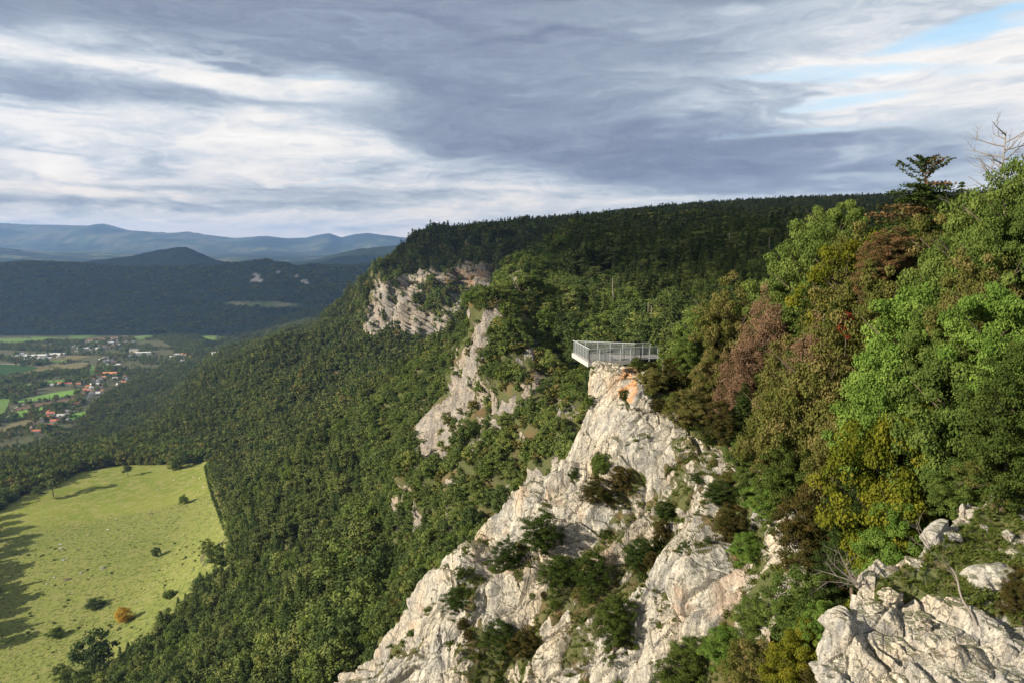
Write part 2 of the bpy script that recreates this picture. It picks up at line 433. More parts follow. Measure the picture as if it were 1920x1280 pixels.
# bare stone exposures, found on the hillside by where they are sighted
ROCKP = [
 [(680,636),(686,608),(700,585),(730,570),(760,556),(790,572),(812,592),(828,600),(832,636),(800,646),(760,632),(730,628),(700,638)],
 [(692,566),(703,528),(725,528),(742,545),(730,568),(700,578)],
 [(742,565),(735,545),(775,520),(800,530),(790,560)],
 [(824,520),(850,505),(882,492),(925,498),(945,505),(925,540),(890,556),(860,550),(835,540)],
 [(800,510),(812,506),(812,525),(802,525)],
 [(842,552),(870,552),(880,590),(868,600),(850,585)],
 [(940,532),(975,503),(992,510),(962,532)],
 [(995,490),(1010,472),(1052,458),(1060,462),(1030,480),(1005,502)],
 [(860,690),(885,672),(905,655),(905,640),(880,660),(862,672)],
 [(772,888),(780,800),(796,770),(840,744),(846,690),(868,665),(882,620),(906,590),(910,552),(928,562),(944,592),(918,632),(895,690),(884,740),(872,775),(852,805),(846,850),(815,872),(790,890)],
 [(985,655),(1004,632),(1012,640),(1000,675),(985,680)],
 [(958,690),(975,668),(985,690),(965,700)],
 [(975,745),(985,712),(1020,680),(1030,690),(1012,735),(990,750)],
 [(770,990),(800,958),(818,965),(790,1005),(768,1020)],
 [(705,1090),(712,1062),(728,1060),(725,1085),(712,1105)],
 [(722,1110),(745,1105),(735,1130),(722,1128)],
 [(1035,765),(1052,745),(1060,760),(1045,790)],
 [(1196,585),(1230,560),(1245,565),(1215,590)],
]
PX, PY = project(MAIN)
wob = (fbm(MAIN / np.array([9, 9, 14.0]), 4, 91) - .5)
rock = np.zeros((nY, nT))
wj = wob * 30
for k, pl in enumerate(ROCKP):
    Ys = (ys > 150)[:, None]
    rock = np.maximum(rock, (inpoly(PX + wj * .5, PY + wj, pl) & Ys) * 1.0)
hull = [(680,642),(684,606),(697,545),(735,505),(800,500),(825,505),(900,490),(950,500),(955,520),(930,548),(890,600),(835,642),(760,640)]
bigw = fbm(MAIN / np.array([24, 24, 44.0]), 4, 95) - .5
hullm = (inpoly(PX + wj * .4, PY + wj * .7, hull) & (P[..., 1] > 900)) * smooth(-.03, .015, bigw + .03 * smooth(620, 560, PY) * -1 + .05 * smooth(560, 620, PY))
steep = 1 - smooth(.50, .72, np.abs(grid_normals(MAIN)[..., 2]))
inD = (P[..., 1] > 940) & (P[..., 1] < 1300) & (T > 3.3) & (T < 6.2)
rock = np.where(inD, rock * smooth(-.26, -.13, wob), rock * smooth(-.30, -.18, wob))
rock = np.maximum(rock, cliffy * steep * .9 * smooth(.02, .16, wob) * (P[..., 1] < 560) * (P[..., 1] > 90))
rock = np.maximum(rock, hullm)
rock = np.clip(rock * 1.3, 0, 1)
stain = inpoly(PX, PY, [(826,520),(850,506),(900,502),(930,520),(900,558),(856,552)]) * .55 * smooth(-.08, .1, fbm(MAIN / 14, 3, 5) - .5)
M["mount"] = rockmat("mountain_ground", .22, light=(.36, .32, .26), grey=(.20, .185, .175), soil=(.062, .058, .026), green=(.060, .075, .022), bump=2.5)
me = mesh_np("mountainside", MAIN.reshape(-1, 3), grid_faces(nY, nT), [M["mount"]], None, True, {"rock": rock, "stain": stain})
mountain = add("mountainside", me, kind="structure")

# ------------------------------------------------------------------ far country
FY = np.concatenate([np.geomspace(2900, 12000, 330), np.geomspace(12100, 30000, 110)])
FU = np.linspace(-1.15, 1.3, 620)
X = FU[None, :] * FY[:, None]; YY = np.broadcast_to(FY[:, None], X.shape)
def sky_z(pts, Yr):
    pts = np.array(pts, float)
    a = (pts[:, 0] - 960) / F
    z = np.array([W(p[0], p[1], Yr)[2] for p in pts])
    ux = np.array([W(p[0], p[1], Yr)[0] / Yr for p in pts])
    return np.interp(FU, ux, z)
RID = [
 (5200, 1950, 1500, [(-600,500),(0,486),(60,482),(130,484),(170,489),(240,493),(300,493),(400,493),(440,488),(490,482),(530,488),(560,496),(600,491),(650,493),(740,489),(800,500),(1000,520),(3000,520)]),
 (8000, 1800, 1500, [(-600,520),(100,502),(180,489),(230,483),(265,479),(300,470),(330,466),(360,471),(400,487),(450,502),(600,520),(3000,520)]),
 (10500, 2500, 2500, [(-600,520),(450,510),(575,491),(640,474),(700,464),(780,458),(900,456),(3000,456)]),
 (14500, 3000, 1500, [(-600,472),(0,468),(200,473),(400,484),(500,492),(700,500),(3000,500)]),
 (22500, 5500, 3000, [(-600,432),(0,422),(90,422),(180,424),(240,432),(300,437),(350,438),(390,443),(440,448),(470,446),(500,444),(540,448),(575,447),(600,441),(617,438),(640,446),(665,440),(690,438),(740,445),(790,450),(1000,452),(3000,452)]),
]
Zb = np.full(X.shape, -440.0) + 120 * smooth(9000, 14000, YY)
Z = Zb.copy()
PP = np.stack([X, YY, np.zeros_like(X)], -1)
for k, (Yr, wn, wf, pts) in enumerate(RID):
    s = sky_z(pts, Yr)[None, :] - (30 if k == 0 else 0)
    warp = (fbm(PP / (wn * .45), 3, 300 + k) - .5) * wn * .55
    d = np.where(YY < Yr, np.clip((Yr - YY + warp * smooth(0, .35 * wn, Yr - YY)) / wn, 0, 1), np.clip((YY - Yr) / wf, 0, 1))
    prof = np.cos(d * np.pi / 2) ** 1.6
    Z = np.maximum(Z, Zb + (s - Zb) * prof)
rel = smooth(5, 120, Z - Zb)
crest = np.zeros_like(Z)
for (Yr, wn, wf, pts) in RID: crest = np.maximum(crest, np.exp(-((YY - Yr) / (wn * .12)) ** 2))
Z += rel * (1 - .85 * crest) * ((ridged(PP / 900, 4, 401) - .5) * 150 * (YY < 12000) + (ridged(PP / 2600, 4, 411) - .5) * 330 * (YY > 12000)) * .8
Z += rel * (fbm(PP / 30, 2, 421) - .5) * 9 * (YY < 9000)
Z -= 15 * smooth(3500, 2900, YY) if False else 0
Z[:] = np.where(YY < 3400, np.minimum(Z, -445), Z)
FARP = np.stack([X, YY, Z], -1)
mm = NT("far_woodland")
qv = mm.pos()
c = mm.mix(mm.ramp(mm.noise(qv, .004, 5, .6), [(.4, (0,)*3), (.6, (1,)*3)]), (.014, .026, .020), (.022, .036, .022))
c = mm.mix(mm.ramp(mm.noise(qv, .05, 4, .7), [(.35, (0,)*3), (.65, (1,)*3)]), c, (.028, .042, .024))
fld_haze = mm.attr("open")
c = mm.mix(fld_haze, c, mm.mix(mm.ramp(mm.noise(mm.pos((1, .3, 1)), .0035, 3), [(.45, (0,)*3), (.55, (1,)*3)]), (.06, .10, .04), (.17, .16, .09)))
c = mm.mix(mm.attr("rock"), c, (.36, .32, .28))
b = mm.n("BsdfDiffuse"); mm.l(c, b.inputs[0])
bp = mm.n("Bump", Strength=1, Distance=9); mm.l(mm.noise(qv, .045, 4, .7), bp.inputs["Height"]); mm.l(bp.outputs[0], b.inputs["Normal"])
mm.l(b.outputs[0], mm.out.inputs[0]); M["farwood"] = mm.mat
fpx, fpy = project(FARP)
fw = (fbm(PP / 60, 3, 77) - .5) * 8
open_hazed = ((YY > 11000) & (YY < 17000) & (fbm(PP / np.array([700, 260, 1]), 3, 55) > .60)) * .8 + inpoly(fpx + fw, fpy + fw * .3, [(422,570),(440,566),(520,566),(572,573),(560,577),(450,573)]) * (YY < 5200)
open_hazed = np.maximum(open_hazed, .55 * smooth(16000, 18000, YY) * smooth(.3, .6, fbm(PP / 900, 3, 58)))  # far peaks also lightened in colour, standing in for brighter haze
frk = (inpoly(fpx + fw, fpy + fw, [(470,530),(476,513),(486,514),(492,528),(480,530)]) | inpoly(fpx + fw, fpy + fw, [(518,512),(524,506),(526,514),(518,516)]) | inpoly(fpx + fw, fpy + fw, [(552,516),(558,514),(560,520),(552,522)]) | inpoly(fpx + fw, fpy + fw, [(566,528),(575,524),(580,532),(568,532)])) & (YY < 5400)
me = mesh_np("distant_hills", FARP.reshape(-1, 3), grid_faces(*X.shape), [M["farwood"]], None, True, {"open": np.clip(open_hazed, 0, 1), "rock": frk * .8})
add("distant_hills", me, kind="structure")

# valley plain reaching the horizon under everything
M["plain"] = groundmat("valley_turf", [(.045, .065, .020), (.06, .085, .028), (.10, .10, .045)], (.006, .05))
V = [(-45000, -3000, -470), (45000, -3000, -470), (45000, 60000, -470), (-45000, 60000, -470)]
add("ground", mesh_np("ground", V, np.array([[0, 1, 2, 3]]), [M["plain"]]), kind="structure")

# ------------------------------------------------------------------ rock ribs near the lookout
def patch(ctrl, nr, nc):
    C = np.array([[W(*c) if len(c) == 3 else np.array(c[1:]) for c in r] for r in ctrl])
    A = pchip(np.arange(C.shape[0]), C, np.linspace(0, C.shape[0] - 1, nr))
    B = pchip(np.arange(C.shape[1]), A.transpose(1, 0, 2), np.linspace(0, C.shape[1] - 1, nc)).transpose(1, 0, 2)
    return B

def back(pt, dx, dy, dz):
    p = W(*pt); return ("w", p[0] + dx, p[1] + dy, p[2] + dz)
RB = [
 [(1128,686,69),(1165,684,68),(1230,690,66),(1300,740,60),(1400,800,54),(1520,880,46),(1620,950,40)],
 [(1118,690,66),(1150,690,64),(1198,700,62),(1245,800,56),(1345,850,50),(1490,925,42),(1570,1000,37)],
 [(1096,770,65),(1130,775,61.5),(1180,805,58),(1235,865,54),(1330,925,48),(1455,1000,41),(1530,1080,36)],
 [(1062,862,64),(1097,870,60.5),(1160,900,56.5),(1230,955,51.5),(1320,1010,46),(1430,1080,40),(1500,1160,35)],
 [(957,988,62),(1012,1000,58.5),(1100,1015,54.5),(1200,1055,49),(1300,1100,44),(1410,1160,38.5),(1480,1240,34)],
 [(842,1095,60),(920,1105,56.5),(1040,1130,52.5),(1160,1160,47.5),(1280,1195,43),(1400,1250,37.5),(1470,1330,33.5)],
 [(672,1282,58),(780,1292,54.5),(930,1300,50.5),(1100,1312,46),(1250,1325,41.5),(1390,1360,36.5),(1450,1440,33)],
 [(430,1520,56),(580,1530,52),(760,1545,48),(960,1565,44),(1180,1585,40),(1350,1610,35.5),(1430,1660,32.5)],
]
for r in RB:
    r.insert(0, back(r[0], 2.5, 9, -1.5))
    r.insert(0, ("w", r[0][1] + 12, r[0][2] + 12, r[0][3] - 9))
B0 = patch(RB, 620, 560)
NB = grid_normals(B0)
if NB[300, 300, 1] > 0: NB = -NB
def rot_dip(P, a):
    c, s = math.cos(a), math.sin(a)
    return np.stack([c * P[..., 0] + s * P[..., 2], P[..., 1], -s * P[..., 0] + c * P[..., 2]], -1)
D = rot_dip(B0, R(-32))                 # beds run down to the left
def rock_disp(P, D, s=1.0, seed=0):
    w = np.stack([fbm(P / 5 / s, 3, 500 + seed), fbm(P / 5 / s, 3, 510 + seed), fbm(P / 5 / s, 3, 520 + seed)], -1) - .5
    d = (ridged(D / np.array([5.5, 5.5, 15.0]) / s + w * .5, 3, 61 + seed) - .5) * 1.5 * s
    f1, f2, cid = voro(D / np.array([2.6, 2.6, 5.0]) / s + w * .9, 71 + seed)
    d += (cid - .5) * .62 * s - .42 * s * (1 - smooth(0, .16, f2))
    f1, f2, cid = voro(D / np.array([.85, .85, 1.5]) / s + w * 1.7, 81 + seed)
    d += (cid - .5) * .17 * s - .12 * s * (1 - smooth(0, .15, f2))
    d += (ridged(P / np.array([.8, .8, 1.1]) / s, 4, 91 + seed, .6) - .5) * .22 * s
    return d
uB = np.linspace(0, 1, 560)[None, :]; vB = np.linspace(0, 1, 620)[:, None]
fade = smooth(0, .13, vB) * (.35 + .65 * smooth(0, .1, uB)) 
dB = rock_disp(B0, D, 1.0)
DG = rot_dip(B0, R(-14))
gul = ridged(DG / np.array([7.5, 7.5, 34.0]) + .25 * fbm(B0 / 6, 3, 2)[..., None], 2, 640)      # upright buttresses and gullies
dB = dB + (gul - .5) * 4.2 * smooth(.16, .4, np.linspace(0, 1, 620)[:, None])
smoothface = inpoly(*project(B0), [(1115,690),(1200,700),(1185,790),(1120,880),(1062,870),(1090,760)])
dB = dB * np.where(smoothface, .55, 1.0)
RIBB = B0 + NB * (dB * (.25 + .75 * fade))[..., None]
bx, by = project(RIBB)
rk = np.ones(bx.shape)
turf = [  # vegetated bits of the rib
 [(1200,700),(1260,790),(1345,845),(1400,860),(1500,930),(1700,1000),(1700,700)],
 [(1130,850),(1200,880),(1230,950),(1150,960),(1110,900)],
 [(980,1030),(1120,1040),(1160,1130),(1080,1180),(960,1120)],
 [(880,1180),(1040,1140),(1080,1200),(1000,1290),(870,1280)],
 [(1310,930),(1390,900),(1450,940),(1400,1040),(1330,990)],
 [(1200,1010),(1260,1000),(1250,1090),(1200,1090)],
 [(840,1120),(900,1080),(960,1120),(880,1190)],
]
jb = (fbm(RIBB / 1.6, 5, 15, .65) - .5) * 110
for t_ in turf: rk = np.where(inpoly(bx + jb, by + jb, t_), rk * (.25 + .75 * smooth(.42, .56, fbm(RIBB / np.array([1.8, 1.8, 3.5]), 4, 77))), rk)
nbz = grid_normals(RIBB)[..., 2]
rk = np.where((gul < .36) & (fbm(RIBB / 4, 3, 18) > .44), rk * .55, rk)
rk = np.clip(rk - .42 * smooth(.52, .85, np.abs(nbz)) - .25 * smooth(.52, .66, fbm(RIBB / 2.4, 4, 19)), 0, 1)
stn = .8 * smooth(.30, .48, fbm(RIBB / .7, 4, 27)) * inpoly(bx + jb * .25, by + jb * .25, [(1165,705),(1172,690),(1197,684),(1200,700),(1196,725),(1175,750),(1155,738)]) * 1.0
fB, f2B, _ = voro(rot_dip(RIBB, R(-32)) / np.array([3.2, 3.2, 6]), 5)
stn = np.clip(stn + .22 * smooth(.62, .75, fbm(RIBB / 3.1, 4, 29)), 0, 1)
M["rib"] = rockmat("limestone", 1.0, light=(.45, .415, .34), grey=(.23, .222, .205), bump=.30)
me = mesh_np("rock_spur", RIBB.reshape(-1, 3), grid_faces(620, 560), [M["rib"]], None, False, {"rock": rk, "stain": stn})
add("rock_spur", me, kind="structure")

sil = [(1510,1420,16.5),(1532,1330,17.5),(1550,1215,18.5),(1604,1130,19.5),(1624,1088,20.2),(1700,1040,21),(1760,1008,22),(1805,978,23.5),(1860,935,25),(1930,880,27),(2050,850,30)]
r2 = [(1600,1500,15.3),(1640,1400,16),(1690,1240,17.6),(1715,1165,18.6),(1745,1120,19.4),(1795,1075,20.2),(1835,1042,21),(1880,1010,22.3),(1935,970,23.8),(2000,930,25.5),(2120,900,28.5)]
r3 = [(1720,1560,14.2),(1765,1450,14.9),(1800,1300,16.2),(1832,1225,17.2),(1862,1182,17.9),(1900,1132,18.8),(1945,1092,19.7),(1985,1062,20.8),(2040,1032,22.3),(2110,1000,24.2),(2230,970,27)]
r4 = [(1860,1700,13),(1900,1560,13.6),(1960,1400,14.8),(2000,1335,15.8),(2040,1285,16.7),(2085,1235,17.6),(2125,1190,18.6),(2160,1150,19.8),(2210,1115,21.4),(2290,1080,23.3),(2410,1050,26)]
r0 = [back(c, .9, 1.3, -1.6) for c in sil]
rm = [("w", c[1] + 2.5, c[2] + 2.2, c[3] - 6) for c in r0]
A0 = patch([rm, r0, sil, r2, r3, r4], 420, 620)
NA = grid_normals(A0)
NA *= np.sign(NA[..., 2:3] + 1e-9)
DA = rot_dip(A0, R(-30))
ax, ay = project(A0)
top = inpoly(ax, ay, [(1640,1080),(1720,1040),(1800,980),(1950,860),(2500,860),(2500,1240),(1900,1170),(1790,1130),(1690,1120),(1640,1130)])
topf = np.clip(fbm(A0 / 1.3, 3, 3) * 1.2 - .25, 0, 1)
dA = rock_disp(A0, DA, .42, 5) * .72
dA = dA + (smooth(.50, .62, fbm(DA / np.array([1.6, 1.6, .5]), 3, 8))) * .28
RIBA = A0 + NA * (dA * np.where(top, .55, 1.0))[..., None]
rka = np.where(top, np.clip((fbm(A0 / np.array([1.1, 1.1, .6]), 4, 33) - .47) * 4.2, 0, 1), 1.0)
rka = np.clip(rka - .3 * smooth(.56, .68, fbm(A0 / .9, 4, 35)) * (~top), 0, 1)
rim = smooth(.46, .40, np.linspace(0, 1, 420))[:, None] * np.ones((1, 620))
rka = np.maximum(rka, rim)
M["crag"] = rockmat("pale_limestone", 2.1, light=(.45, .42, .35), grey=(.245, .235, .22), soil=(.07, .058, .03), green=(.065, .095, .024), bump=.16)
me = mesh_np("rock_outcrop", RIBA.reshape(-1, 3), grid_faces(420, 620), [M["crag"]], None, False, {"rock": rka, "stain": np.zeros(rka.shape)})
add("rock_outcrop", me, kind="structure")

# ------------------------------------------------------------------ ray casting on the land
def bvh_of(G, s=1):
    G = G[::s, ::s]
    return BVHTree.FromPolygons([tuple(v) for v in G.reshape(-1, 3).tolist()], grid_faces(G.shape[0], G.shape[1]).tolist())
BV_MAIN = bvh_of(MAIN); BV_B = bvh_of(RIBB, 4); BV_A = bvh_of(RIBA, 4); BV_FAR = bvh_of(FARP, 2)
ALLB = (BV_MAIN, BV_B, BV_A, BV_FAR)
O = Vector((0, 0, 0))
def see(px, py, which=ALLB, far=40000):
    d = ray_dir(px, py); best = None
    for b in which:
        h = b.ray_cast(O, d, far)
        if h[0] is not None and (best is None or h[3] < best[1]): best = (h[0], h[3], h[1])
    return best
def ground_z(x, y, which=(BV_MAIN,), top=400):
    z = None
    for b in which:
        h = b.ray_cast(Vector((x, y, top)), Vector((0, 0, -1)))
        if h[0] is not None and (z is None or h[0].z > z): z = h[0].z
    return z
# ------------------------------------------------------------------ plants: unit-height models, base at the origin
def cards(C, S, nrm=None, k=4, elong=1.5, rng=rng):
    """leaf-sized faces at C with half size S; nrm = preferred normals"""
    n = len(C)
    r = rng.normal(size=(n, 3))
    if nrm is not None: r = r * .55 + nrm * 1.0
    r /= np.linalg.norm(r, axis=1, keepdims=True) + 1e-9
    a = np.cross(r, rng.normal(size=(n, 3))); a /= np.linalg.norm(a, axis=1, keepdims=True) + 1e-9
    b = np.cross(r, a)
    S = np.broadcast_to(np.asarray(S, float), (n,))[:, None]
    if k == 3: V = np.stack([C + a * S * elong, C - a * S * .6 + b * S, C - a * S * .6 - b * S], 1)
    else: V = np.stack([C + a * S * elong, C + b * S, C - a * S * elong, C - b * S], 1)
    return V.reshape(-1, 3), np.arange(n * k).reshape(n, k)

def blobs_leaves(cen, rad, per, size, k=4, shell=.65, tvar=.55):
    """leaves spread in the outer part of each clump"""
    m = len(cen); n = m * per
    d = rng.normal(size=(n, 3)); d /= np.linalg.norm(d, axis=1, keepdims=True)
    rr = (shell + (1 - shell) * rng.random(n)) [:, None] * np.where(rng.random(n) < .25, rng.random(n), 1)[:, None]
    ci = np.repeat(np.arange(m), per)
    C = cen[ci] + d * rr * rad[ci]
    V, Fs = cards(C, size * (.7 + .6 * rng.random(n)), d * np.array([1, 1, .8]) + np.array([0, 0, .35]), k)
    t = np.clip(rng.random(m)[ci] * tvar + rng.random(n) * (1 - tvar), 0, 1)
    return V, Fs, np.repeat(t, k)

def crown_centers(m, w, z0, z1, shape="round", lump=.75):
    """clump centres over a crown from z0 to z1 with radius w"""
    d = rng.normal(size=(m, 3)); d /= np.linalg.norm(d, axis=1, keepdims=True)
    r = (lump + (1.02 - lump) * rng.random(m))
    inner = rng.random(m) < .25; r = np.where(inner, .45 * rng.random(m) + .1, r)
    o3 = rng.random(3) * 50
    r = r * (.50 + .95 * vnoise(d * 1.5 + o3, 3)) * (.86 + .28 * vnoise(d * 4.5 + o3, 4))
    p = d * r[:, None]
    zc, hz = (z0 + z1) / 2, (z1 - z0) / 2
    k = np.ones(m)
    if shape == "round": k = 1 - .25 * np.clip(p[:, 2], 0, 1)
    if shape == "tall": k = 1 - .5 * np.clip(p[:, 2], -.2, 1)
    C = np.stack([p[:, 0] * w * k, p[:, 1] * w * k, zc + p[:, 2] * hz], 1)
    C += (rng.random((m, 3)) - .5) * np.array([w, w, hz]) * .22
    return C

def trunk_geo(g, h, r, limbs, w, kseg=6, mat=0, zl=.3):
    bend = (rng.random(2) - .5) * .06
    zs = np.linspace(-.03, h, 6)
    pts = np.stack([bend[0] * (zs / h) ** 2, bend[1] * (zs / h) ** 2, zs], 1)
    g.tube(pts, r * (1 - .75 * np.linspace(0, 1, 6)), kseg, mat)
    for i in range(limbs):
        z = zl + (h - zl) * rng.random(); th = rng.random() * 6.283; Lm = w * (.5 + .45 * rng.random())
        s = np.linspace(0, 1, 4)
        q_ = np.stack([bend[0] * (z / h) ** 2 + np.cos(th) * Lm * s, bend[1] * (z / h) ** 2 + np.sin(th) * Lm * s, z + Lm * .55 * s ** 1.3], 1)
        g.tube(q_, r * .38 * (1 - .75 * s), 4, mat)

def tintmesh(name, V, Fs, T_, mat):
    return mesh_np(name, V, Fs, [M[mat]] if mat else [], None, False, {"tint": T_})

def make_broad(name, mat, clumps, per, size, w=.36, z0=.16, shape="round", limbs=6, k=4, cr=.30, flat=.8):
    cen = crown_centers(clumps, w, z0 + .08, .93, shape)
    rad = np.stack([w * cr * (.8 + .5 * rng.random(clumps))] * 3, 1) * np.array([1.1, 1.1, flat])
    V, Fs, T_ = blobs_leaves(cen, rad, per, size, k)
    V[:, 2] *= 1.0 / np.percentile(V[:, 2], 97.5); V[:, :2] *= .46 / np.percentile(np.linalg.norm(V[:, :2], axis=1), 96)
    crown = tintmesh("crown", V, Fs, T_, mat)
    g = Geo(); trunk_geo(g, .78, .022, limbs, w, 6 if limbs else 5)
    return g.mesh("trunk", [M["bark"]]), crown

def make_conifer(name, mat, layers, nb, seg, size, w=.17, z0=.10, droop=.35, k=3, ragged=.25, dens=1.0):
    Cs = []; Ss = []; Ts = []; Ns = []
    g = Geo(); g.tube([[0, 0, -.03], [0, 0, .5], [0, 0, .99]], [.016, .010, .002], 5)
    for i in range(layers):
        f = (i + rng.random() * .6) / layers
        z = z0 + (1 - z0) * f
        R_ = w * (1 - f) ** .85 * (.75 + ragged * rng.random()) + .012
        nbb = max(3, int(nb * (1 - .5 * f)))
        ph = rng.random() * 6.283
        for j in range(nbb):
            th = ph + 6.283 * j / nbb + (rng.random() - .5) * .5
            Lb = R_ * (.7 + .5 * rng.random())
            s = np.linspace(.12, 1, seg) + (rng.random(seg) - .5) * .08
            base = np.stack([np.cos(th) * Lb * s, np.sin(th) * Lb * s, z - droop * Lb * s ** 1.5 + .12 * Lb * s ** 4], 1)
            nsp = max(1, int(2 * dens))
            for q_ in range(nsp):
                off = (rng.random((seg, 3)) - .5) * np.array([1, 1, .35]) * Lb * .34
                Cs.append(base + off); Ss.append(size * (1.15 - .5 * s)); Ts.append(np.full(seg, rng.random()) * .5 + rng.random(seg) * .5)
                Ns.append(np.tile([0.25 * np.cos(th), .25 * np.sin(th), 1.0], (seg, 1)))
            if seg > 5: g.tube(base[[0, seg // 2, -1]], [.004, .003, .001], 3, 0, False)
    C = np.concatenate(Cs); S = np.concatenate(Ss); T_ = np.concatenate(Ts); N_ = np.concatenate(Ns)
    V, Fs = cards(C, S, N_, k, 1.6)
    return g.mesh("trunk", [M["bark"]]), tintmesh("crown", V, Fs, np.repeat(T_, k), mat)

def make_pine(name, mat, pads, per, size, w=.28, k=4):
    cen = []; rad = []
    g = Geo(); trunk_geo(g, .9, .018, 7, w, 5, zl=.4)
    for i in range(pads):
        f = rng.random() ** .8
        z = .38 + .58 * f; r = w * (1 - .75 * max(0, f - .25)) * (.25 + .75 * rng.random()); th = rng.random() * 6.283
        cen.append([np.cos(th) * r, np.sin(th) * r, z + .12 * r]); q_ = .085 + .07 * rng.random(); rad.append([q_ * 1.1, q_ * 1.1, q_ * .42])
    V, Fs, T_ = blobs_leaves(np.array(cen), np.array(rad), per, size, k, .5)
    return g.mesh("trunk", [M["bark"]]), tintmesh("crown", V, Fs, T_, mat)

# far models (a few hundred faces), middle-distance models (a few thousand), close models (tens of thousands)
FARB = [make_broad("b", mt_, 17, 17, .055, w=.42, z0=.05, limbs=0, k=3, cr=.40) for mt_ in ("broad", "broad", "mid", "olive")]
FARC = [make_conifer("c", "conifer", 11, 7, 3, .040, w=.19, z0=.10) for _ in range(3)]
FARP_ = [make_pine("p", "pine", 15, 17, .042, k=3, w=.27) for _ in range(3)]
MIDB = [make_broad("b", mt_, 60, 60, .020, w=.44, z0=.03, limbs=5, cr=.26) for mt_ in ("broad", "broad", "mid", "broad")]
MIDC = [make_conifer("c", "conifer", 20, 11, 5, .021, w=.20, z0=.06, k=4) for _ in range(3)]
MIDP = [make_pine("p", "pine", 34, 55, .018, w=.29) for _ in range(3)]

def merged(name, trunk, crown):
    """trunk and crown in one mesh, for the masses of far trees"""
    def arr(me):
        v = np.zeros(len(me.vertices) * 3, np.float32); me.vertices.foreach_get("co", v)
        return v.reshape(-1, 3), [tuple(p.vertices) for p in me.polygons]
    v1, f1 = arr(trunk); v2, f2 = arr(crown)
    me = bpy.data.meshes.new(name)
    me.from_pydata(np.concatenate([v1, v2]).tolist(), [], f1 + [tuple(i + len(v1) for i in f) for f in f2])
    me.materials.append(trunk.materials[0]); me.materials.append(crown.materials[0])
    me.polygons.foreach_set("material_index", np.array([0] * len(f1) + [1] * len(f2), np.int32))
    t = np.zeros(len(v1) + len(v2), np.float32); tb = np.zeros(len(v2), np.float32); crown.attributes["tint"].data.foreach_get("value", tb); t[len(v1):] = tb
    me.attributes.new("tint", "FLOAT", "POINT").data.foreach_set("value", t)
    return me

def source_collection(name, meshes):
    c = bpy.data.collections.new(name)
    for i, me in enumerate(meshes):
        c.objects.link(bpy.data.objects.new("%s_%02d" % (name, i), me))
    return c

def instancer(name, pts, scl, rot, idx, coll, **tags):
    """ONE object of uncountable plants: points carrying size, turn and kind"""
    me = bpy.data.meshes.new(name)
    me.vertices.add(len(pts)); me.vertices.foreach_set("co", np.asarray(pts, np.float32).ravel())
    for nm, ty, a in (("scl", "FLOAT_VECTOR", scl), ("rot", "FLOAT_VECTOR", rot)):
        me.attributes.new(nm, ty, "POINT").data.foreach_set("vector", np.asarray(a, np.float32).ravel())
    me.attributes.new("idx", "INT", "POINT").data.foreach_set("value", np.asarray(idx, np.int32))
    o = add(name, me, **tags)
    ng = bpy.data.node_groups.new(name, "GeometryNodeTree")
    ng.interface.new_socket("Geometry", in_out="INPUT", socket_type="NodeSocketGeometry")
    ng.interface.new_socket("Geometry", in_out="OUTPUT", socket_type="NodeSocketGeometry")
    N = ng.nodes; Lk = ng.links
    gi = N.new("NodeGroupInput"); go = N.new("NodeGroupOutput"); ip = N.new("GeometryNodeInstanceOnPoints")
    ci = N.new("GeometryNodeCollectionInfo"); ci.inputs["Collection"].default_value = coll
    ci.inputs["Separate Children"].default_value = True; ci.inputs["Reset Children"].default_value = True
    ip.inputs["Pick Instance"].default_value = True
    def na(nm, ty):
        a = N.new("GeometryNodeInputNamedAttribute"); a.data_type = ty; a.inputs[0].default_value = nm; return a.outputs[0]
    Lk.new(gi.outputs[0], ip.inputs["Points"]); Lk.new(ci.outputs[0], ip.inputs["Instance"])
    Lk.new(na("idx", "INT"), ip.inputs["Instance Index"])
    Lk.new(na("rot", "FLOAT_VECTOR"), ip.inputs["Rotation"]); Lk.new(na("scl", "FLOAT_VECTOR"), ip.inputs["Scale"])
    Lk.new(ip.outputs[0], go.inputs[0])
    md = o.modifiers.new("plants", "NODES"); md.node_group = ng
    return o

def tree(name, models, loc, h, wk=1.0, rz=None, tilt=(0, 0), parent=None, **tags):
    """a tree of its own: an Empty at its foot with trunk and crown"""
    o = bpy.data.objects.new(name, None); COL.objects.link(o)
    o.location = loc; o.scale = (h * wk, h * wk, h); o.rotation_euler = (tilt[0], tilt[1], random.random() * 6.28 if rz is None else rz)
    o.empty_display_size = .2
    tr, cr = models
    add("trunk", tr, o); add("crown", cr, o)
    for k, v in tags.items(): o[k] = v
    return o

# ------------------------------------------------------------------ where woods grow
MEADOW = [(-260,1420),(-260,1010),(-60,975),(0,958),(50,925),(118,902),(150,885),(215,873),(300,871),(330,872),(388,864),(398,900),(412,935),(430,985),(437,1040),(432,1085),(400,1105),(372,1118),(345,1150),(318,1178),(285,1200),(245,1235),(215,1262),(180,1275),(120,1300),(60,1420)]
def land_xy(poly, which=(BV_MAIN,)):
    out = []
    for (a, b_) in poly:
        s = see(a, b_, which)
        if s: out.append((s[0].x, s[0].y))
    return out
MEADXY = land_xy(MEADOW)

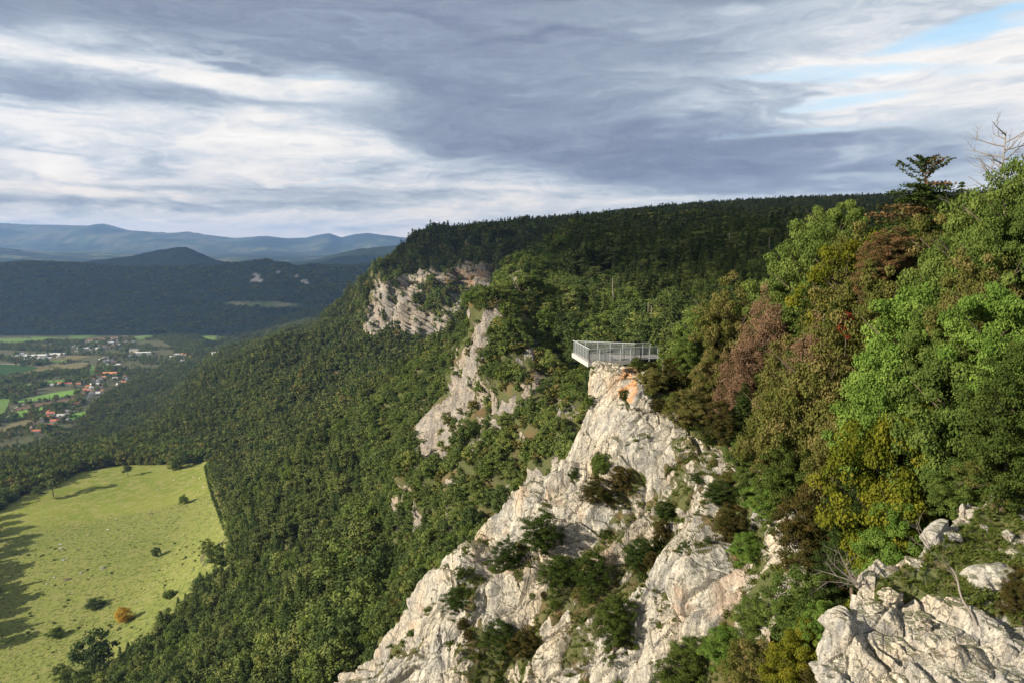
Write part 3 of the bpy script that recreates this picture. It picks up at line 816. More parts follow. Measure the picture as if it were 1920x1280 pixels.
FIELDS = [  # colour, outline
 ("crop_green", [(-60,684),(0,681),(30,684),(62,686),(72,690),(40,699),(0,705),(-60,712)]),
 ("stubble", [(14,681),(60,684),(120,683),(163,679),(168,690),(160,699),(128,697),(112,688),(72,689),(60,686)]),
 ("stubble", [(72,690),(111,689),(126,697),(60,700),(42,699)]),
 ("meadow_green", [(165,688),(176,684),(182,696),(170,704)]),
 ("meadow_green", [(185,688),(218,682),(228,690),(236,695),(200,697)]),
 ("meadow_green", [(40,722),(90,713),(142,708),(146,712),(100,720),(60,728)]),
 ("bright_green", [(42,748),(100,736),(150,728),(146,738),(92,748),(24,756)]),
 ("ploughed", [(22,768),(62,757),(110,750),(148,742),(140,750),(90,758),(60,764),(30,772)]),
 ("bright_green", [(8,788),(28,772),(62,765),(90,760),(76,772),(60,779),(20,787)]),
 ("meadow_green", [(-80,756),(-20,750),(22,742),(12,768),(0,780),(-80,796)]),
 ("stubble", [(-80,818),(-20,806),(0,800),(40,789),(72,782),(62,792),(20,806),(-10,812)]),
 ("bright_green", [(118,780),(150,773),(168,768),(160,778),(130,788)]),
 ("meadow_green", [(-60,640),(-10,636),(50,634),(62,638),(40,643),(-20,647)]),
 ("meadow_green", [(56,631),(100,633),(124,635),(112,641),(64,640)]),
 ("meadow_green", [(128,628),(165,624),(182,630),(150,636),(130,634)]),
 ("meadow_green", [(183,622),(215,617),(245,622),(256,626),(205,630)]),
 ("ploughed", [(146,638),(190,633),(236,630),(254,637),(200,641),(150,643)]),
 ("meadow_green", [(242,634),(280,627),(318,620),(328,622),(300,630),(258,640)]),
 ("meadow_green", [(366,629),(398,625),(428,637),(400,643),(382,638)]),
 ("stubble", [(84,670),(130,666),(175,667),(140,674),(92,676)]),
 ("meadow_green", [(92,676),(120,674),(125,680),(96,682)]),
]
FCOL = {"crop_green": ((.030,.060,.018),(.038,.072,.022),(.05,.085,.03)), "stubble": ((.14,.12,.062),(.17,.145,.075),(.12,.115,.05)),
        "meadow_green": ((.095,.155,.042),(.11,.18,.05),(.145,.185,.06)), "bright_green": ((.125,.23,.05),(.14,.25,.055),(.155,.24,.065)),
        "ploughed": ((.13,.085,.058),(.16,.105,.07),(.11,.08,.055))}
for k, v in FCOL.items(): M[k] = groundmat(k, v, (.012, .08))
def drape(name, xy, mat, step, lift, **tags):
    """a sheet following the land inside an outline"""
    cs_ = []
    n = len(xy)
    for i in range(n):
        a, b_ = np.array(xy[i]), np.array(xy[(i + 1) % n]); k = max(1, int(np.linalg.norm(b_ - a) / step))
        for j in range(k): cs_.append(tuple(a + (b_ - a) * j / k))
    nb_ = len(cs_)
    xs = [p[0] for p in xy]; yy = [p[1] for p in xy]
    gx = np.arange(min(xs) + step / 2, max(xs), step); gy = np.arange(min(yy) + step / 2, max(yy), step)
    GX, GY = np.meshgrid(gx, gy); k = inpoly(GX, GY, xy)
    pts = [Vector(p) for p in cs_] + [Vector(p) for p in zip((GX[k] + (rng.random(k.sum()) - .5) * step * .2).tolist(), GY[k].tolist())]
    vs, es, fs, *_ = mgeo.delaunay_2d_cdt(pts, [(i, (i + 1) % nb_) for i in range(nb_)], [], 1, 1e-4)
    V = []
    for p in vs:
        z = ground_z(p.x, p.y); V.append((p.x, p.y, (z if z is not None else -430) + lift))
    me = mesh_np(name, V, np.array([list(f) for f in fs if len(f) == 3]), [M[mat]], None, True)
    return add(name, me, **tags)
FXY = []
for mt, pl in FIELDS:
    xy = land_xy(pl)
    if len(xy) < 3: continue
    FXY.append(xy); drape("field", xy, mt, 22, .6, kind="structure")
# meadow of the near slope
mm = NT("pasture"); q = mm.pos(); sxm = mm.n("SeparateXYZ"); mm.l(q, sxm.inputs[0])
big_ = mm.noise(q, .012, 4); med = mm.noise(q, .11, 5, .6); fin = mm.noise(q, .34, 6, .72)
c = mm.mix(mm.ramp(big_, [(.4, (0,)*3), (.65, (1,)*3)]), (.130, .158, .032), (.170, .190, .042))
c = mm.mix(mm.ramp(med, [(.46, (0,)*3), (.62, (.85,)*3)]), c, (.215, .205, .075))
rough_ = mm.math("MULTIPLY", mm.math("SUBTRACT", mm.math("ADD", 810, mm.math("ADD", mm.math("MULTIPLY", sxm.outputs[0], .22), 0)), sxm.outputs[1]), .05, clamp=True)
spot = mm.math("MULTIPLY", mm.math("MULTIPLY", mm.math("SUBTRACT", fin, .51), 11, clamp=True), mm.math("MULTIPLY", rough_, .95))
c = mm.mix(mm.math("MULTIPLY", rough_, .45), c, (.155, .165, .058))
c = mm.mix(spot, c, (.050, .068, .020))
b = mm.n("BsdfDiffuse"); mm.l(c, b.inputs[0])
bp = mm.n("Bump", Strength=1, Distance=.9); mm.l(mm.math("ADD", fin, mm.math("MULTIPLY", med, .6)), bp.inputs["Height"]); mm.l(bp.outputs[0], b.inputs["Normal"])
mm.l(b.outputs[0], mm.out.inputs[0]); M["pasture"] = mm.mat
drape("meadow", MEADXY, "pasture", 5, .25, kind="structure")

VILL = [[(52,770),(132,768),(140,790),(112,822),(55,818)], [(132,716),(180,700),(245,688),(240,710),(190,730),(150,762),(140,762)], [(96,716),(158,712),(156,730),(100,728)],
        [(128,640),(258,634),(236,664),(140,664)], [(28,664),(112,660),(108,676),(30,674)], [(236,656),(284,656),(284,668),(236,670)], [(318,660),(362,664),(358,682),(316,682)],
        [(380,656),(412,652),(412,668),(380,668)], [(186,672),(228,668),(228,686),(184,686)]]

def scatter(G, dens_fn, dmax):
    """random points on a lofted land grid, dens in trees per square metre of ground plan"""
    a = G[:-1, :-1]; b_ = G[:-1, 1:]; c_ = G[1:, :-1]; d_ = G[1:, 1:]
    ar = np.abs((b_[..., 0] - a[..., 0]) * (c_[..., 1] - a[..., 1]) - (b_[..., 1] - a[..., 1]) * (c_[..., 0] - a[..., 0]))
    ar3 = np.linalg.norm(np.cross(b_ - a, c_ - a), axis=-1)
    n = rng.poisson(np.minimum((ar * .45 + ar3 * .55) * dmax, 400))
    ii, jj = np.nonzero(n)
    rep = n[ii, jj]; ii = np.repeat(ii, rep); jj = np.repeat(jj, rep)
    u = rng.random(len(ii))[:, None]; v = rng.random(len(ii))[:, None]
    Pt = a[ii, jj] * (1-u) * (1-v) + b_[ii, jj] * u * (1-v) + c_[ii, jj] * (1-u) * v + d_[ii, jj] * u * v
    return Pt, ii, jj

ptsM, ii, jj = scatter(MAIN[:, :], None, .070)
tv = tt[jj]
dd = np.linalg.norm(ptsM, axis=1)
px, py = project(ptsM)
nz = fbm(ptsM / np.array([60, 60, 60.0]), 3, 201)
keep = (px > -260) & (px < 2060) & (py < 1480) & (ptsM[:, 1] > 84)
rk_ = rock[ii, jj]
dens = np.ones(len(ptsM))
dens[dd < 420] = 1.0
dens *= np.where((tv < .86) & (ptsM[:, 1] > 1300), .24 * smooth(.42, .58, fbm(ptsM / np.array([160, 90, 90.0]), 2, 207)), 1)
dens *= np.where(dd > 1900, .55, 1)
dens *= 1 - .93 * (rk_ > .55)
dens *= np.where((tv > 3.4) & (tv < 5.6) & (dd < 600), .85, 1)
dens *= .55 + .6 * smooth(.35, .6, nz)
dens *= np.where((tv < 1.0) | (dd < 420) | (tv > 5.0), .76, 1)
keep &= rng.random(len(ptsM)) < dens
keep &= ~inpoly(ptsM[:, 0], ptsM[:, 1], MEADXY)
for xy in FXY: keep &= ~inpoly(ptsM[:, 0], ptsM[:, 1], xy)
# leave room under and just behind the platform and its path
keep &= ~((ptsM[:, 1] < 100) & (ptsM[:, 0] < 30))
inv = np.zeros(len(ptsM), bool)
for vl in VILL: inv |= inpoly(px, py, vl)
keep &= ~(inv & (rng.random(len(px)) < .80))
# a treeless road through the valley
idxk = np.nonzero(keep)[0]
tpx, tpy = project(ptsM + np.array([0, 0, 11.0]))
cov = np.zeros(len(ptsM), bool)
for pl in ROCKP: cov |= inpoly(tpx, tpy, pl)
cov |= inpoly(tpx, tpy, hull) & (fbm(ptsM / np.array([24, 24, 44.0]), 4, 95) > .475)
keep &= ~(cov & (dd > 500) & (rng.random(len(px)) < .93))
# leave out what the land hides even for a viewer a step aside
vis = np.zeros(len(idxk), bool)
BVS = (BV_MAIN, BV_B)
for n_, i in enumerate(idxk):
    p = Vector(ptsM[i]); p.z += 14 if dd[i] > 500 else 10
    L_ = p.length; d = p / L_
    ok = True
    for b_ in BVS:
        h_ = b_.ray_cast(O, d, L_ - 12)
        if h_[0] is not None and h_[3] < L_ - 45: ok = False; break
    vis[n_] = ok
idxk = idxk[vis]
Pm = ptsM[idxk]; dm = dd[idxk]; tm = tv[idxk]; pxm = px[idxk]; pym = py[idxk]; rkm = rk_[idxk]
# kind of tree: 0 broadleaf 1 spruce 2 pine
kf = fbm(Pm / np.array([90, 120, 90.0]), 3, 211)
kk = rng.random(len(Pm))
pcon = np.clip((kf - .35) * 5.5, .22, .95)
pcon = np.where((tm > 5.0) & (dm > 330), .88, pcon)
pcon = np.where((tm < 1.0), .30, pcon)
pcon = np.where((tm > 3.0) & (tm < 5.4) & (dm < 560), .16, pcon)
pcon = np.where((tm > 1) & (tm < 3) & (pxm > 380) & (dm < 1300), np.clip(pcon + .22, 0, .85), pcon)
kind = np.where(kk < pcon, np.where(rng.random(len(Pm)) < np.where(tm < 3.2, .42, .22), 2, 1), 0)
hh = np.where(kind == 0, 9 + 5 * rng.random(len(Pm)), np.where(kind == 1, 13 + 8 * rng.random(len(Pm)), 11 + 6 * rng.random(len(Pm))))
mids = (tm > 3.1) & (tm < 5.6) & (dm < 600)
hh = hh * (.65 + .6 * rng.random(len(Pm)))
hh = np.where(mids, hh * .44, np.where((tm > 1) & (tm < 5) & (dm > 420), hh * .84, hh))
hh = np.where((tm > 5.3) & (dm < 420), hh * .62, hh)
hh = np.where(rkm > .3, hh * .6, hh)
hh = np.where((tm >= 5.3) & (dm > 900), hh * .82, hh)
hh = np.where((tm < 1) & (Pm[:, 1] > 1300), hh * .7, hh)
ww = np.where(kind == 0, 1.05 + .45 * rng.random(len(Pm)), 1.0 + .35 * rng.random(len(Pm)))
ww = np.where(mids & (kind == 0), ww * 1.15, ww)
order = np.argsort(-(hh / dm))
hero = np.zeros(len(Pm), bool)
print("trees", len(Pm))
REG = lambda i: ("the steep slope below the lookout platform" if (tm[i] < 5.4 and dm[i] < 420 and tm[i] > 3) else "the wooded plateau behind the platform" if tm[i] >= 5.4 else "the dark slope beside the meadow" if tm[i] < 2.4 else "the forested mountainside")
cnt = {0: 0, 1: 0, 2: 0}
NAMES = {0: ("broadleaf_tree", "broadleaf tree", MIDB, "rounded green broadleaf tree"), 1: ("spruce_tree", "spruce", MIDC, "narrow pointed spruce"), 2: ("pine_tree", "pine", MIDP, "dark loose-crowned pine")}
LIM = {0: 215, 1: 230, 2: 230}
for i in order:
    k = int(kind[i])
    if cnt[k] >= LIM[k] : continue
    if not (-20 < pxm[i] < 1940 and pym[i] < 1310): continue
    if cnt[0] + cnt[1] + cnt[2] > 675: break
    cnt[k] += 1; hero[i] = True
    nm, cat, mods, lb = NAMES[k]
    tree(nm, mods[cnt[k] % len(mods)], Pm[i] - np.array([0, 0, .25]), float(hh[i]), float(ww[i]), category=cat,
         label="%s among many alike on %s" % (lb, REG(i)), group="%s trees on %s" % (cat, REG(i)))
rest = ~hero
near_ = rest & (dm < 620); far_ = rest & (dm >= 620)
MODC = source_collection("mid_tree_models", [merged("m", *x_) for x_ in MIDB + MIDC + MIDP])
FMOD = source_collection("far_tree_models", [merged("m", *x_) for x_ in FARB + FARC + FARP_])
def inst_idx(kd, nB, nC, nP):
    r = rng.random(len(kd))
    return np.where(kd == 0, (r * nB).astype(int), np.where(kd == 1, nB + (r * nC).astype(int), nB + nC + (r * nP).astype(int)))
def put_forest(name, sel, coll, a, b_, c_, **tags):
    n = int(sel.sum())
    rt = np.stack([(rng.random(n) - .5) * .12, (rng.random(n) - .5) * .12, rng.random(n) * 6.283], 1)
    sc = np.stack([hh[sel] * ww[sel], hh[sel] * ww[sel], hh[sel]], 1)
    instancer(name, Pm[sel] - np.array([0, 0, .3]), sc, rt, inst_idx(kind[sel], a, b_, c_), coll, **tags)
put_forest("forest", near_, MODC, 4, 3, 3, kind="stuff")
put_forest("forest", far_, FMOD, 4, 3, 3, kind="stuff")
print("hero", cnt, "near", near_.sum(), "far", far_.sum())

# scrub between the trees of the steep slopes
ps, si, sj = scatter(MAIN, None, .17)
spx, spy = project(ps); sdd = np.linalg.norm(ps, axis=1); stv = tt[sj]
ks = (sdd < 620) & (ps[:, 1] > 90) & (stv > 2.6) & (stv < 6.4) & (spx > 560) & (spx < 1960) & (spy < 1330) & (spy > 420)
ks &= ~((rock[si, sj] > .6) & (rng.random(len(ps)) < .94))
ks &= rng.random(len(ps)) < np.where(sdd < 420, .9, .5)
ps = ps[ks]; ns = len(ps); hs_ = 1.5 + 2.2 * rng.random(ns)
print("scrub", ns)
instancer("scrub", ps - np.array([0, 0, .15]), np.stack([hs_ * 1.5, hs_ * 1.5, hs_], 1), np.stack([0 * hs_, 0 * hs_, rng.random(ns) * 6.28], 1), inst_idx((rng.random(ns) < .1).astype(int), 4, 3, 3), FMOD, kind="stuff")

# woods on the far hills: clumps of crowns
ptsF, iF, jF = scatter(FARP[:300], None, .0021)
pxf, pyf = project(ptsF); dF = np.linalg.norm(ptsF, axis=1)
kf_ = (pxf > -120) & (pxf < 860) & (pyf < 640) & (dF < 6500) & (ptsF[:, 2] > -436) & (open_hazed[iF, jF] < .3) & (frk[iF, jF] < .5)
idf = np.nonzero(kf_)[0]
idf = np.array([i for i in idf if BV_FAR.ray_cast(O, Vector(ptsF[i] + np.array([0, 0, 30])).normalized(), dF[i] - 40)[0] is None or BV_FAR.ray_cast(O, Vector(ptsF[i] + np.array([0, 0, 30])).normalized(), dF[i] - 40)[3] > dF[i] - 150])
n = len(idf); print("far woods", n)
hF = 10 + 5 * rng.random(n)
instancer("far_woods", ptsF[idf] - np.array([0, 0, 2.0]), np.stack([hF * 2.3, hF * 2.3, hF], 1), np.stack([0 * hF, 0 * hF, rng.random(n) * 6.28], 1),
          inst_idx((rng.random(n) < .7).astype(int), 4, 3, 3), FMOD, kind="stuff")
# ------------------------------------------------------------------ close plants
NEARK = {}
def near_model(kind):
    """two close-up models of each kind, built when first wanted"""
    if kind not in NEARK:
        v = []
        for k in range(2):
            if kind == "fir": v.append(make_conifer("fir", "yew", 30, 15, 9, .0115, w=.24, z0=.03, droop=.25, k=4, dens=1.6))
            elif kind == "rusty": v.append(make_conifer("fir", "rust", 24, 12, 9, .012, w=.34, z0=.12, droop=.12, k=4, dens=1.8, ragged=.5))
            elif kind in ("yew", "darkbrown"): v.append(make_broad("y", kind, 210, 170, .0066, w=.46, z0=.0, limbs=12, cr=.16, flat=.45))
            elif kind == "tan": v.append(make_broad("t", "tan", 200, 60, .0072, w=.46, z0=.02, limbs=22, cr=.17))
            elif kind == "olive": v.append(make_broad("o", "olive", 210, 150, .0070, w=.46, z0=.02, limbs=20, cr=.15, flat=.6))
            else: v.append(make_broad("n", kind, 230, 210, .0068, w=.47, z0=.0, limbs=14, cr=.17, flat=.5))
        NEARK[kind] = v
    return NEARK[kind]
GB = (BV_MAIN, BV_B, BV_A)
def plant(name, kind, px, py, Y, rw, rh, label, cat, wk=None, gmax=1.75, hit=False, **kw):
    """a plant whose crown is centred on a sighting at distance Y and which stands on the land below it"""
    if hit:                                             # rooted where the sighting meets the stone
        s_ = see(px, py + rh * .55, (BV_B, BV_A)) or see(px, py + rh * .55)
        Y = s_[0].y; C = W(px, py, Y - .3)
    else: C = W(px, py, Y)
    Rw = rw / F * Y; Rh = rh / F * Y
    gz = ground_z(C[0], C[1], GB, 60)
    top = C[2] + Rh
    if gz is None or gz > top - .3 * Rh: gz = C[2] - Rh
    h = top - gz
    if h > gmax * 2 * Rh: h = gmax * 2 * Rh; 
    base = (C[0], C[1], top - h)
    if hit: base = (s_[0].x, s_[0].y, s_[0].z); h = max(top - s_[0].z, Rh * 1.2)
    gap = base[2] - gz if not hit else 0
    mods = near_model(kind)
    w_unit = .46 if kind not in ("fir", "rusty") else .27
    o = tree(name, mods[random.randrange(2)], (base[0], base[1], base[2] - .05), h, max(.72, min(1.7, Rw / (w_unit * h))), category=cat, label=label, **kw)
    if gap > .1:                                        # the bare lower stem down to the ground
        g = Geo(); g.tube([[.02, 0, -gap / h - .05], [-.01, .01, -gap / h * .5], [0, 0, .05]], [.034, .028, .022], 6)
        add("stem", g.mesh("stem", [M["bark"]], True), o)
    return o

PL = [  # name, kind, px, py, distance, half width, half height, category, label
 ("maple_tree","bright",1725,660,34,100,95,"maple","bright green maple filling the middle of the right-hand slope"),
 ("maple_tree","bright",1655,770,33,62,80,"maple","bright green maple low on the slope above the yellow hazel"),
 ("beech_tree","mid",1885,500,32,72,80,"beech","leafy beech at the right edge beneath the crown next to the dead tree"),
 ("oak_tree","olive",1835,560,31,58,70,"oak","yellowish oak between the beeches of the right edge"),
 ("beech_tree","mid",1760,640,32,50,60,"beech","darker green tree set between the bright maples"),
 ("yew_tree","yew",1800,700,30,42,56,"yew","dark yew showing between the maples and the hazel"),
 ("oak_tree","olive",1580,840,36,52,62,"oak","olive oak left of the bright lower maple"),
 ("yew_tree","yew",1610,930,32,40,56,"yew","dark gap filling yew left of the yellow green hazel"),
 ("beech_tree","mid",1800,560,36,70,90,"beech","dense mid green beech between the rusty fir and the tall beech"),
 ("maple_tree","bright",1880,640,28,70,80,"maple","large maple at the right edge over the dark yew"),
 ("beech_tree","mid",1790,780,29,72,95,"beech","mid green beech beside the yellow hazel bush"),
 ("yew_tree","yew",1895,770,24,55,100,"yew","dark yew with drooping sprays above the rock outcrop"),
 ("hazel_bush","yellow",1680,900,30,95,112,"hazel","yellow green hazel with speckled leaves in the gully"),
 ("hazel_bush","yellow",1730,830,31,62,70,"hazel","upper yellow hazel bush squeezed between the maples"),
 ("ash_bush","bright",1672,1010,28.5,66,60,"bush","bright green bush right behind the edge of the rock outcrop"),
 ("yew_shrub","darkbrown",1520,1000,36,75,90,"yew","brownish dark yew covering the right end of the rock spur"),
 ("yew_shrub","yew",1478,885,40,58,52,"yew","dark green yew at the top right of the rock spur"),
 ("yew_shrub","yew",1590,1080,33,60,80,"yew","dark yew shrub in the shade behind the outcrop"),
 ("gully_bush","mid",1500,1130,33,75,60,"bush","mid green bush in the gully left of the outcrop"),
 ("gully_bush","yellow",1500,1235,30,68,60,"bush","yellow green bush at the lower edge beside the outcrop"),
 ("gully_bush","mid",1415,1180,36,52,62,"bush","slender green bush on the lower rock of the spur"),
 ("gully_bush","bright",1545,1180,30,45,50,"bush","small bright bush tucked against the outcrop wall"),
 ("gully_bush","mid",1420,1270,34,70,40,"bush","green bush cut by the bottom edge below the spur"),
 ("gully_bush","mid",1300,1240,40,45,50,"bush","thin leafy bush at the foot of the cream coloured rock face"),
 ("oak_tree","olive",1530,735,41,66,95,"oak","oak with tan and olive leaves right of the bare stems"),
 ("oak_tree","olive",1450,790,44,50,62,"oak","low tan tipped oak over the mossy rocks"),
 ("fir_tree","fir",1505,620,48,62,85,"fir","blue green fir with layered boughs below the green round tree"),
 ("fir_tree","fir",1395,760,52,48,48,"fir","small olive fir above the boulder at the spur edge"),
 ("yew_tree","olive",1585,540,47,58,72,"yew","yellow tipped tree beside the rusty branches"),
 ("oak_tree","olive",1660,590,41,66,76,"oak","oak with pale speckled leaves left of the big maple"),
 ("beech_tree","mid",1560,445,66,44,50,"beech","round green tree standing out against the dark plateau"),
 ("beech_tree","mid",1500,505,64,40,40,"beech","dark green tree below the round tree on the skyline slope"),
 ("withered_bush","tan",1432,606,55,30,42,"bush","pinkish withered bush with bare twigs behind the fir"),
 ("withered_bush","tan",1395,665,55,32,32,"bush","lower withered tan bush near the fir"),
 ("withered_bush","tan",1530,655,43,30,40,"bush","small tan bush with a bare pole beside the oaks"),
 ("hornbeam_bush","olive",1340,600,62,46,42,"bush","olive green bush right of the platform path"),
 ("hornbeam_bush","olive",1450,560,62,40,38,"bush","yellowish bush behind the withered bush"),
 ("shrub","olive",1222,703,65.5,28,26,"shrub","olive shrub touching the right end of the platform deck"),
 ("shrub","mid",1252,688,66,30,24,"shrub","green shrub hiding the foot of the walkway"),
 ("shrub","olive",1290,682,66,34,26,"shrub","yellow olive shrub where the path meets the slope"),
 ("shrub","mid",1322,662,67,34,30,"shrub","green shrub on the crest behind the path"),
 ("shrub","olive",1225,730,60,34,38,"shrub","olive shrub right under the path to the platform"),
 ("shrub","darkbrown",1262,700,61,30,28,"shrub","dark shrub at the end of the platform railing"),
 ("shrub","olive",1285,790,55,44,60,"shrub","wiry olive shrub with visible stems on the rock edge"),
 ("shrub","darkbrown",1235,780,58,30,34,"shrub","brown shrub beside the white rock pillar"),
 ("shrub","olive",1330,700,57,40,40,"shrub","olive shrub on the slope above the wiry shrub"),
 ("shrub","mid",1290,655,61,30,22,"shrub","low green shrub by the path rail"),
 ("shrub","tan",1375,715,54,36,38,"shrub","tan brown shrub in the middle of the upper slope"),
 ("shrub","darkbrown",1350,790,52,34,36,"shrub","dark shrub behind the rounded boulder"),
 ("shrub","mid",1390,850,48,36,24,"shrub","leafy green shrub right of the rounded boulder"),
 ("shrub","olive",1440,850,45,36,32,"shrub","olive shrub between the boulder and the dark yew"),
 ("shrub","mid",1400,905,46,34,30,"shrub","low green shrub on the mossy ledge"),
 ("mountain_pine","yew",1015,1015,60,40,46,"pine","broad dark pine shrub low on the left of the spur"),
 ("mountain_pine","yew",1045,1085,56,40,40,"pine","dark pine shrub in the middle of the lower spur"),
 ("mountain_pine","yew",1112,1085,53,40,50,"pine","darkest pine shrub next to the grey slab"),
 ("mountain_pine","yew",1150,1190,48,40,70,"pine","tall dark pine hanging over the lower slab"),
 ("mountain_pine","yew",1200,1055,50,34,42,"pine","compact pine shrub between two pale buttresses"),
 ("mountain_pine","yew",950,1050,60,34,34,"pine","small pine shrub at the left shoulder of the spur"),
 ("rock_shrub","darkbrown",985,1215,54,44,34,"shrub","brownish shrub patch low on the spur"),
 ("rock_shrub","yew",940,1200,56,40,36,"shrub","dull green shrub left of the brownish patch"),
 ("rock_shrub","mid",1130,875,57,22,24,"shrub","bright green shrub under the white pillar"),
 ("rock_shrub","darkbrown",1120,925,57,36,28,"shrub","brown wiry shrub on the ledge under the pillar"),
 ("rock_shrub","darkbrown",1165,905,55,28,30,"shrub","dark wiry shrub in the notch of the ledge"),
 ("rock_shrub","mid",1105,755,62,14,14,"shrub","tiny shrub clinging to the white pillar"),
 ("rock_shrub","yew",860,1130,59,34,24,"shrub","pine shrub on the lowest left shoulder of the spur"),
 ("rock_shrub","yew",1345,930,47,34,26,"shrub","mossy shrub in the hollow right of the boulder"),
 ("rock_shrub","darkbrown",1370,990,45,40,42,"shrub","rusty shrub in the gully right of the boulder face"),
 ("rock_shrub","yew",1310,900,49,30,12,"shrub","flat shrub along the ledge below the boulder"),
 ("rock_shrub","darkbrown",1240,1010,49,16,34,"shrub","narrow shrub in a crack of the cream slab"),
 ("outcrop_bush","darkbrown",1905,1120,18.6,34,62,"bush","rust brown bush at the right edge of the outcrop"),
 ("outcrop_bush","olive",1880,860,24.5,62,42,"bush","grey green bush behind the top of the outcrop"),
 ("outcrop_bush","mid",1800,900,27,56,36,"bush","dark bush in the hollow behind the outcrop"),
 ("spruce_tree","fir",1800,395,85,50,56,"spruce","dark spruce clump on the skyline left of the dead tree"),
 ("spruce_tree","fir",1640,470,80,44,60,"spruce","dark spruce behind the rusty branches"),
 ("beech_tree","mid",1910,405,33,74,84,"beech","leafy beech crown hiding the foot of the bare dead tree"),
 ("beech_tree","mid",1830,470,35,60,90,"beech","green crown stepping up towards the bare dead tree"),
 ("oak_tree","olive",1770,500,42,60,80,"oak","olive brown tree right of the rusty fir"),
 ("hornbeam_bush","mid",1320,640,63,50,50,"bush","grey green bush behind the path end"),
 ("hornbeam_bush","olive",1385,605,60,52,56,"bush","olive bush with dry twigs left of the withered bush"),
 ("hornbeam_bush","mid",1465,580,58,54,66,"bush","light green bush above the blue green fir"),
 ("beech_tree","mid",1520,520,56,56,76,"beech","leafy tree under the round green tree"),
 ("oak_tree","yellow",1605,540,48,52,80,"oak","yellow green tree left of the rusty boughs"),
 ("fir_tree","fir",1560,640,45,56,80,"fir","dark fir behind the bare broken pole"),
 ("oak_tree","olive",1480,700,50,60,60,"oak","brown olive tree under the blue green fir"),
 ("oak_tree","olive",1700,505,44,50,60,"oak","olive oak in front of the rusty fir trunk"),
 ("oak_tree","yellow",1765,440,46,40,44,"oak","yellow green crown right under the open fir top"),
 ("beech_tree","mid",1720,480,60,60,60,"beech","green tree behind the trunk of the rusty fir"),
]
for (nm, kd, px_, py_, Y_, rw_, rh_, cat, lb) in PL:
    plant(nm, kd, px_, py_, Y_, rw_, rh_, lb, cat, hit=nm in ("mountain_pine", "rock_shrub"))
# red-leaved shrubs
plant("red_shrub", "red", 1588, 600, 40.5, 14, 13, "small bright red shrub among the green trees", "shrub")

# understorey filling the near slope, each plant a thing
pn, ni, nj = scatter(MAIN, None, .16)
kn = (pn[:, 1] > 26) & (pn[:, 1] < 88) & (pn[:, 0] > 6)
pn = pn[kn]
pxn, pyn = project(pn)
kn = (pxn > 1180) & (pxn < 2100) & (pyn > 380) & (pyn < 1330)
pn = pn[kn][:230]; pxn = pxn[kn][:230]
UK = ["olive", "darkbrown", "mid", "yew", "tan", "olive", "bright", "mid"]
UL = {"olive": "olive leaved", "darkbrown": "brownish", "mid": "mid green", "yew": "dark green", "tan": "withered tan", "bright": "bright green"}
n_us = 0
for p, q_ in zip(pn, pxn):
    rbz = ground_z(p[0], p[1], (BV_B, BV_A), 60)
    if rbz is not None and rbz > p[2]: continue
    if p[0] < 20 and 60 < p[1] < 75: continue
    k = UK[(int(q_) // 37 + random.randrange(3)) % len(UK)]
    if q_ > 1560: k = random.choice(["bright", "mid", "yew"])
    if k == "tan" and p[1] < 45: k = "olive"
    h = 1.3 + 1.6 * random.random()
    tree("undergrowth_shrub", near_model(k)[n_us % 2], p - np.array([0, 0, .1]), h, 1.15, category="shrub",
         label="%s shrub in the undergrowth of the slope right of the platform" % UL[k], group="%s undergrowth shrubs" % UL[k])
    n_us += 1

# shrubs rooted in the stone spur
pb, bi, bj = scatter(RIBB, None, .6)
pbx, pby = project(pb)
rkb = rk[bi, bj]; nzb = np.abs(nbz[bi, bj])
sel = (rkb < .5) & (pbx > 640) & (pbx < 1560) & (pby < 1300) & (pb[:, 1] < 70) & (bi > 30)
sel &= rng.random(len(pb)) < .30
cntb = 0
for p, t_ in zip(pb[sel][:130], rkb[sel]):
    k = random.choice(["yew", "darkbrown", "olive", "mid", "yew"])
    tree("ledge_shrub", near_model(k)[cntb % 2], p - np.array([0, 0, .12]), .5 + 1.0 * random.random() ** 2, 1.15, category="shrub",
         label="%s shrub rooted in the stone of the spur under the platform" % UL[k], group="%s shrubs on the stone spur" % UL[k])
    cntb += 1

# grass tufts
def tuft(n, mat):
    V = []; Fs = []; T_ = []
    for i in range(n):
        th = random.random() * 6.28; r = random.random() * .35; c_ = np.array([math.cos(th) * r, math.sin(th) * r, 0]); th2 = random.random() * 6.28
        ln = .5 + .5 * random.random(); o_ = np.array([math.cos(th2), math.sin(th2), 0]) * (.2 + .5 * random.random()); s_ = np.array([-math.sin(th2), math.cos(th2), 0]) * .03
        b0 = len(V); V += [c_ - s_, c_ + s_, c_ + o_ * .4 + np.array([0, 0, ln * .7]) + s_ * .6, c_ + o_ + np.array([0, 0, ln])]; Fs += [[b0, b0 + 1, b0 + 2], [b0, b0 + 2, b0 + 3]]
        T_ += [random.random()] * 4
    return tintmesh("tuft", np.array(V), np.array(Fs), np.array(T_), mat)
TUFT = source_collection("tufts", [tuft(26, "grass") for _ in range(3)])
def grass(name, pts, lo, hi, **tags):
    n = len(pts); h = lo + (hi - lo) * rng.random(n)
    instancer(name, pts - np.array([0, 0, .01]), np.stack([h * 1.2, h * 1.2, h], 1), np.stack([rng.normal(size=n) * .15, rng.normal(size=n) * .15, rng.random(n) * 6.28], 1), rng.integers(0, 3, n), TUFT, **tags)
pa, ai, aj = scatter(RIBA, None, 55)
sa = (rka[ai, aj] < .42) & (rng.random(len(pa)) < .8)
grass("grass", pa[sa], .08, .20, kind="stuff")
pg, gi_, gj_ = scatter(RIBB, None, 7)
sg = (rk[gi_, gj_] < .42)
grass("ledge_grass", pg[sg], .15, .4, kind="stuff")
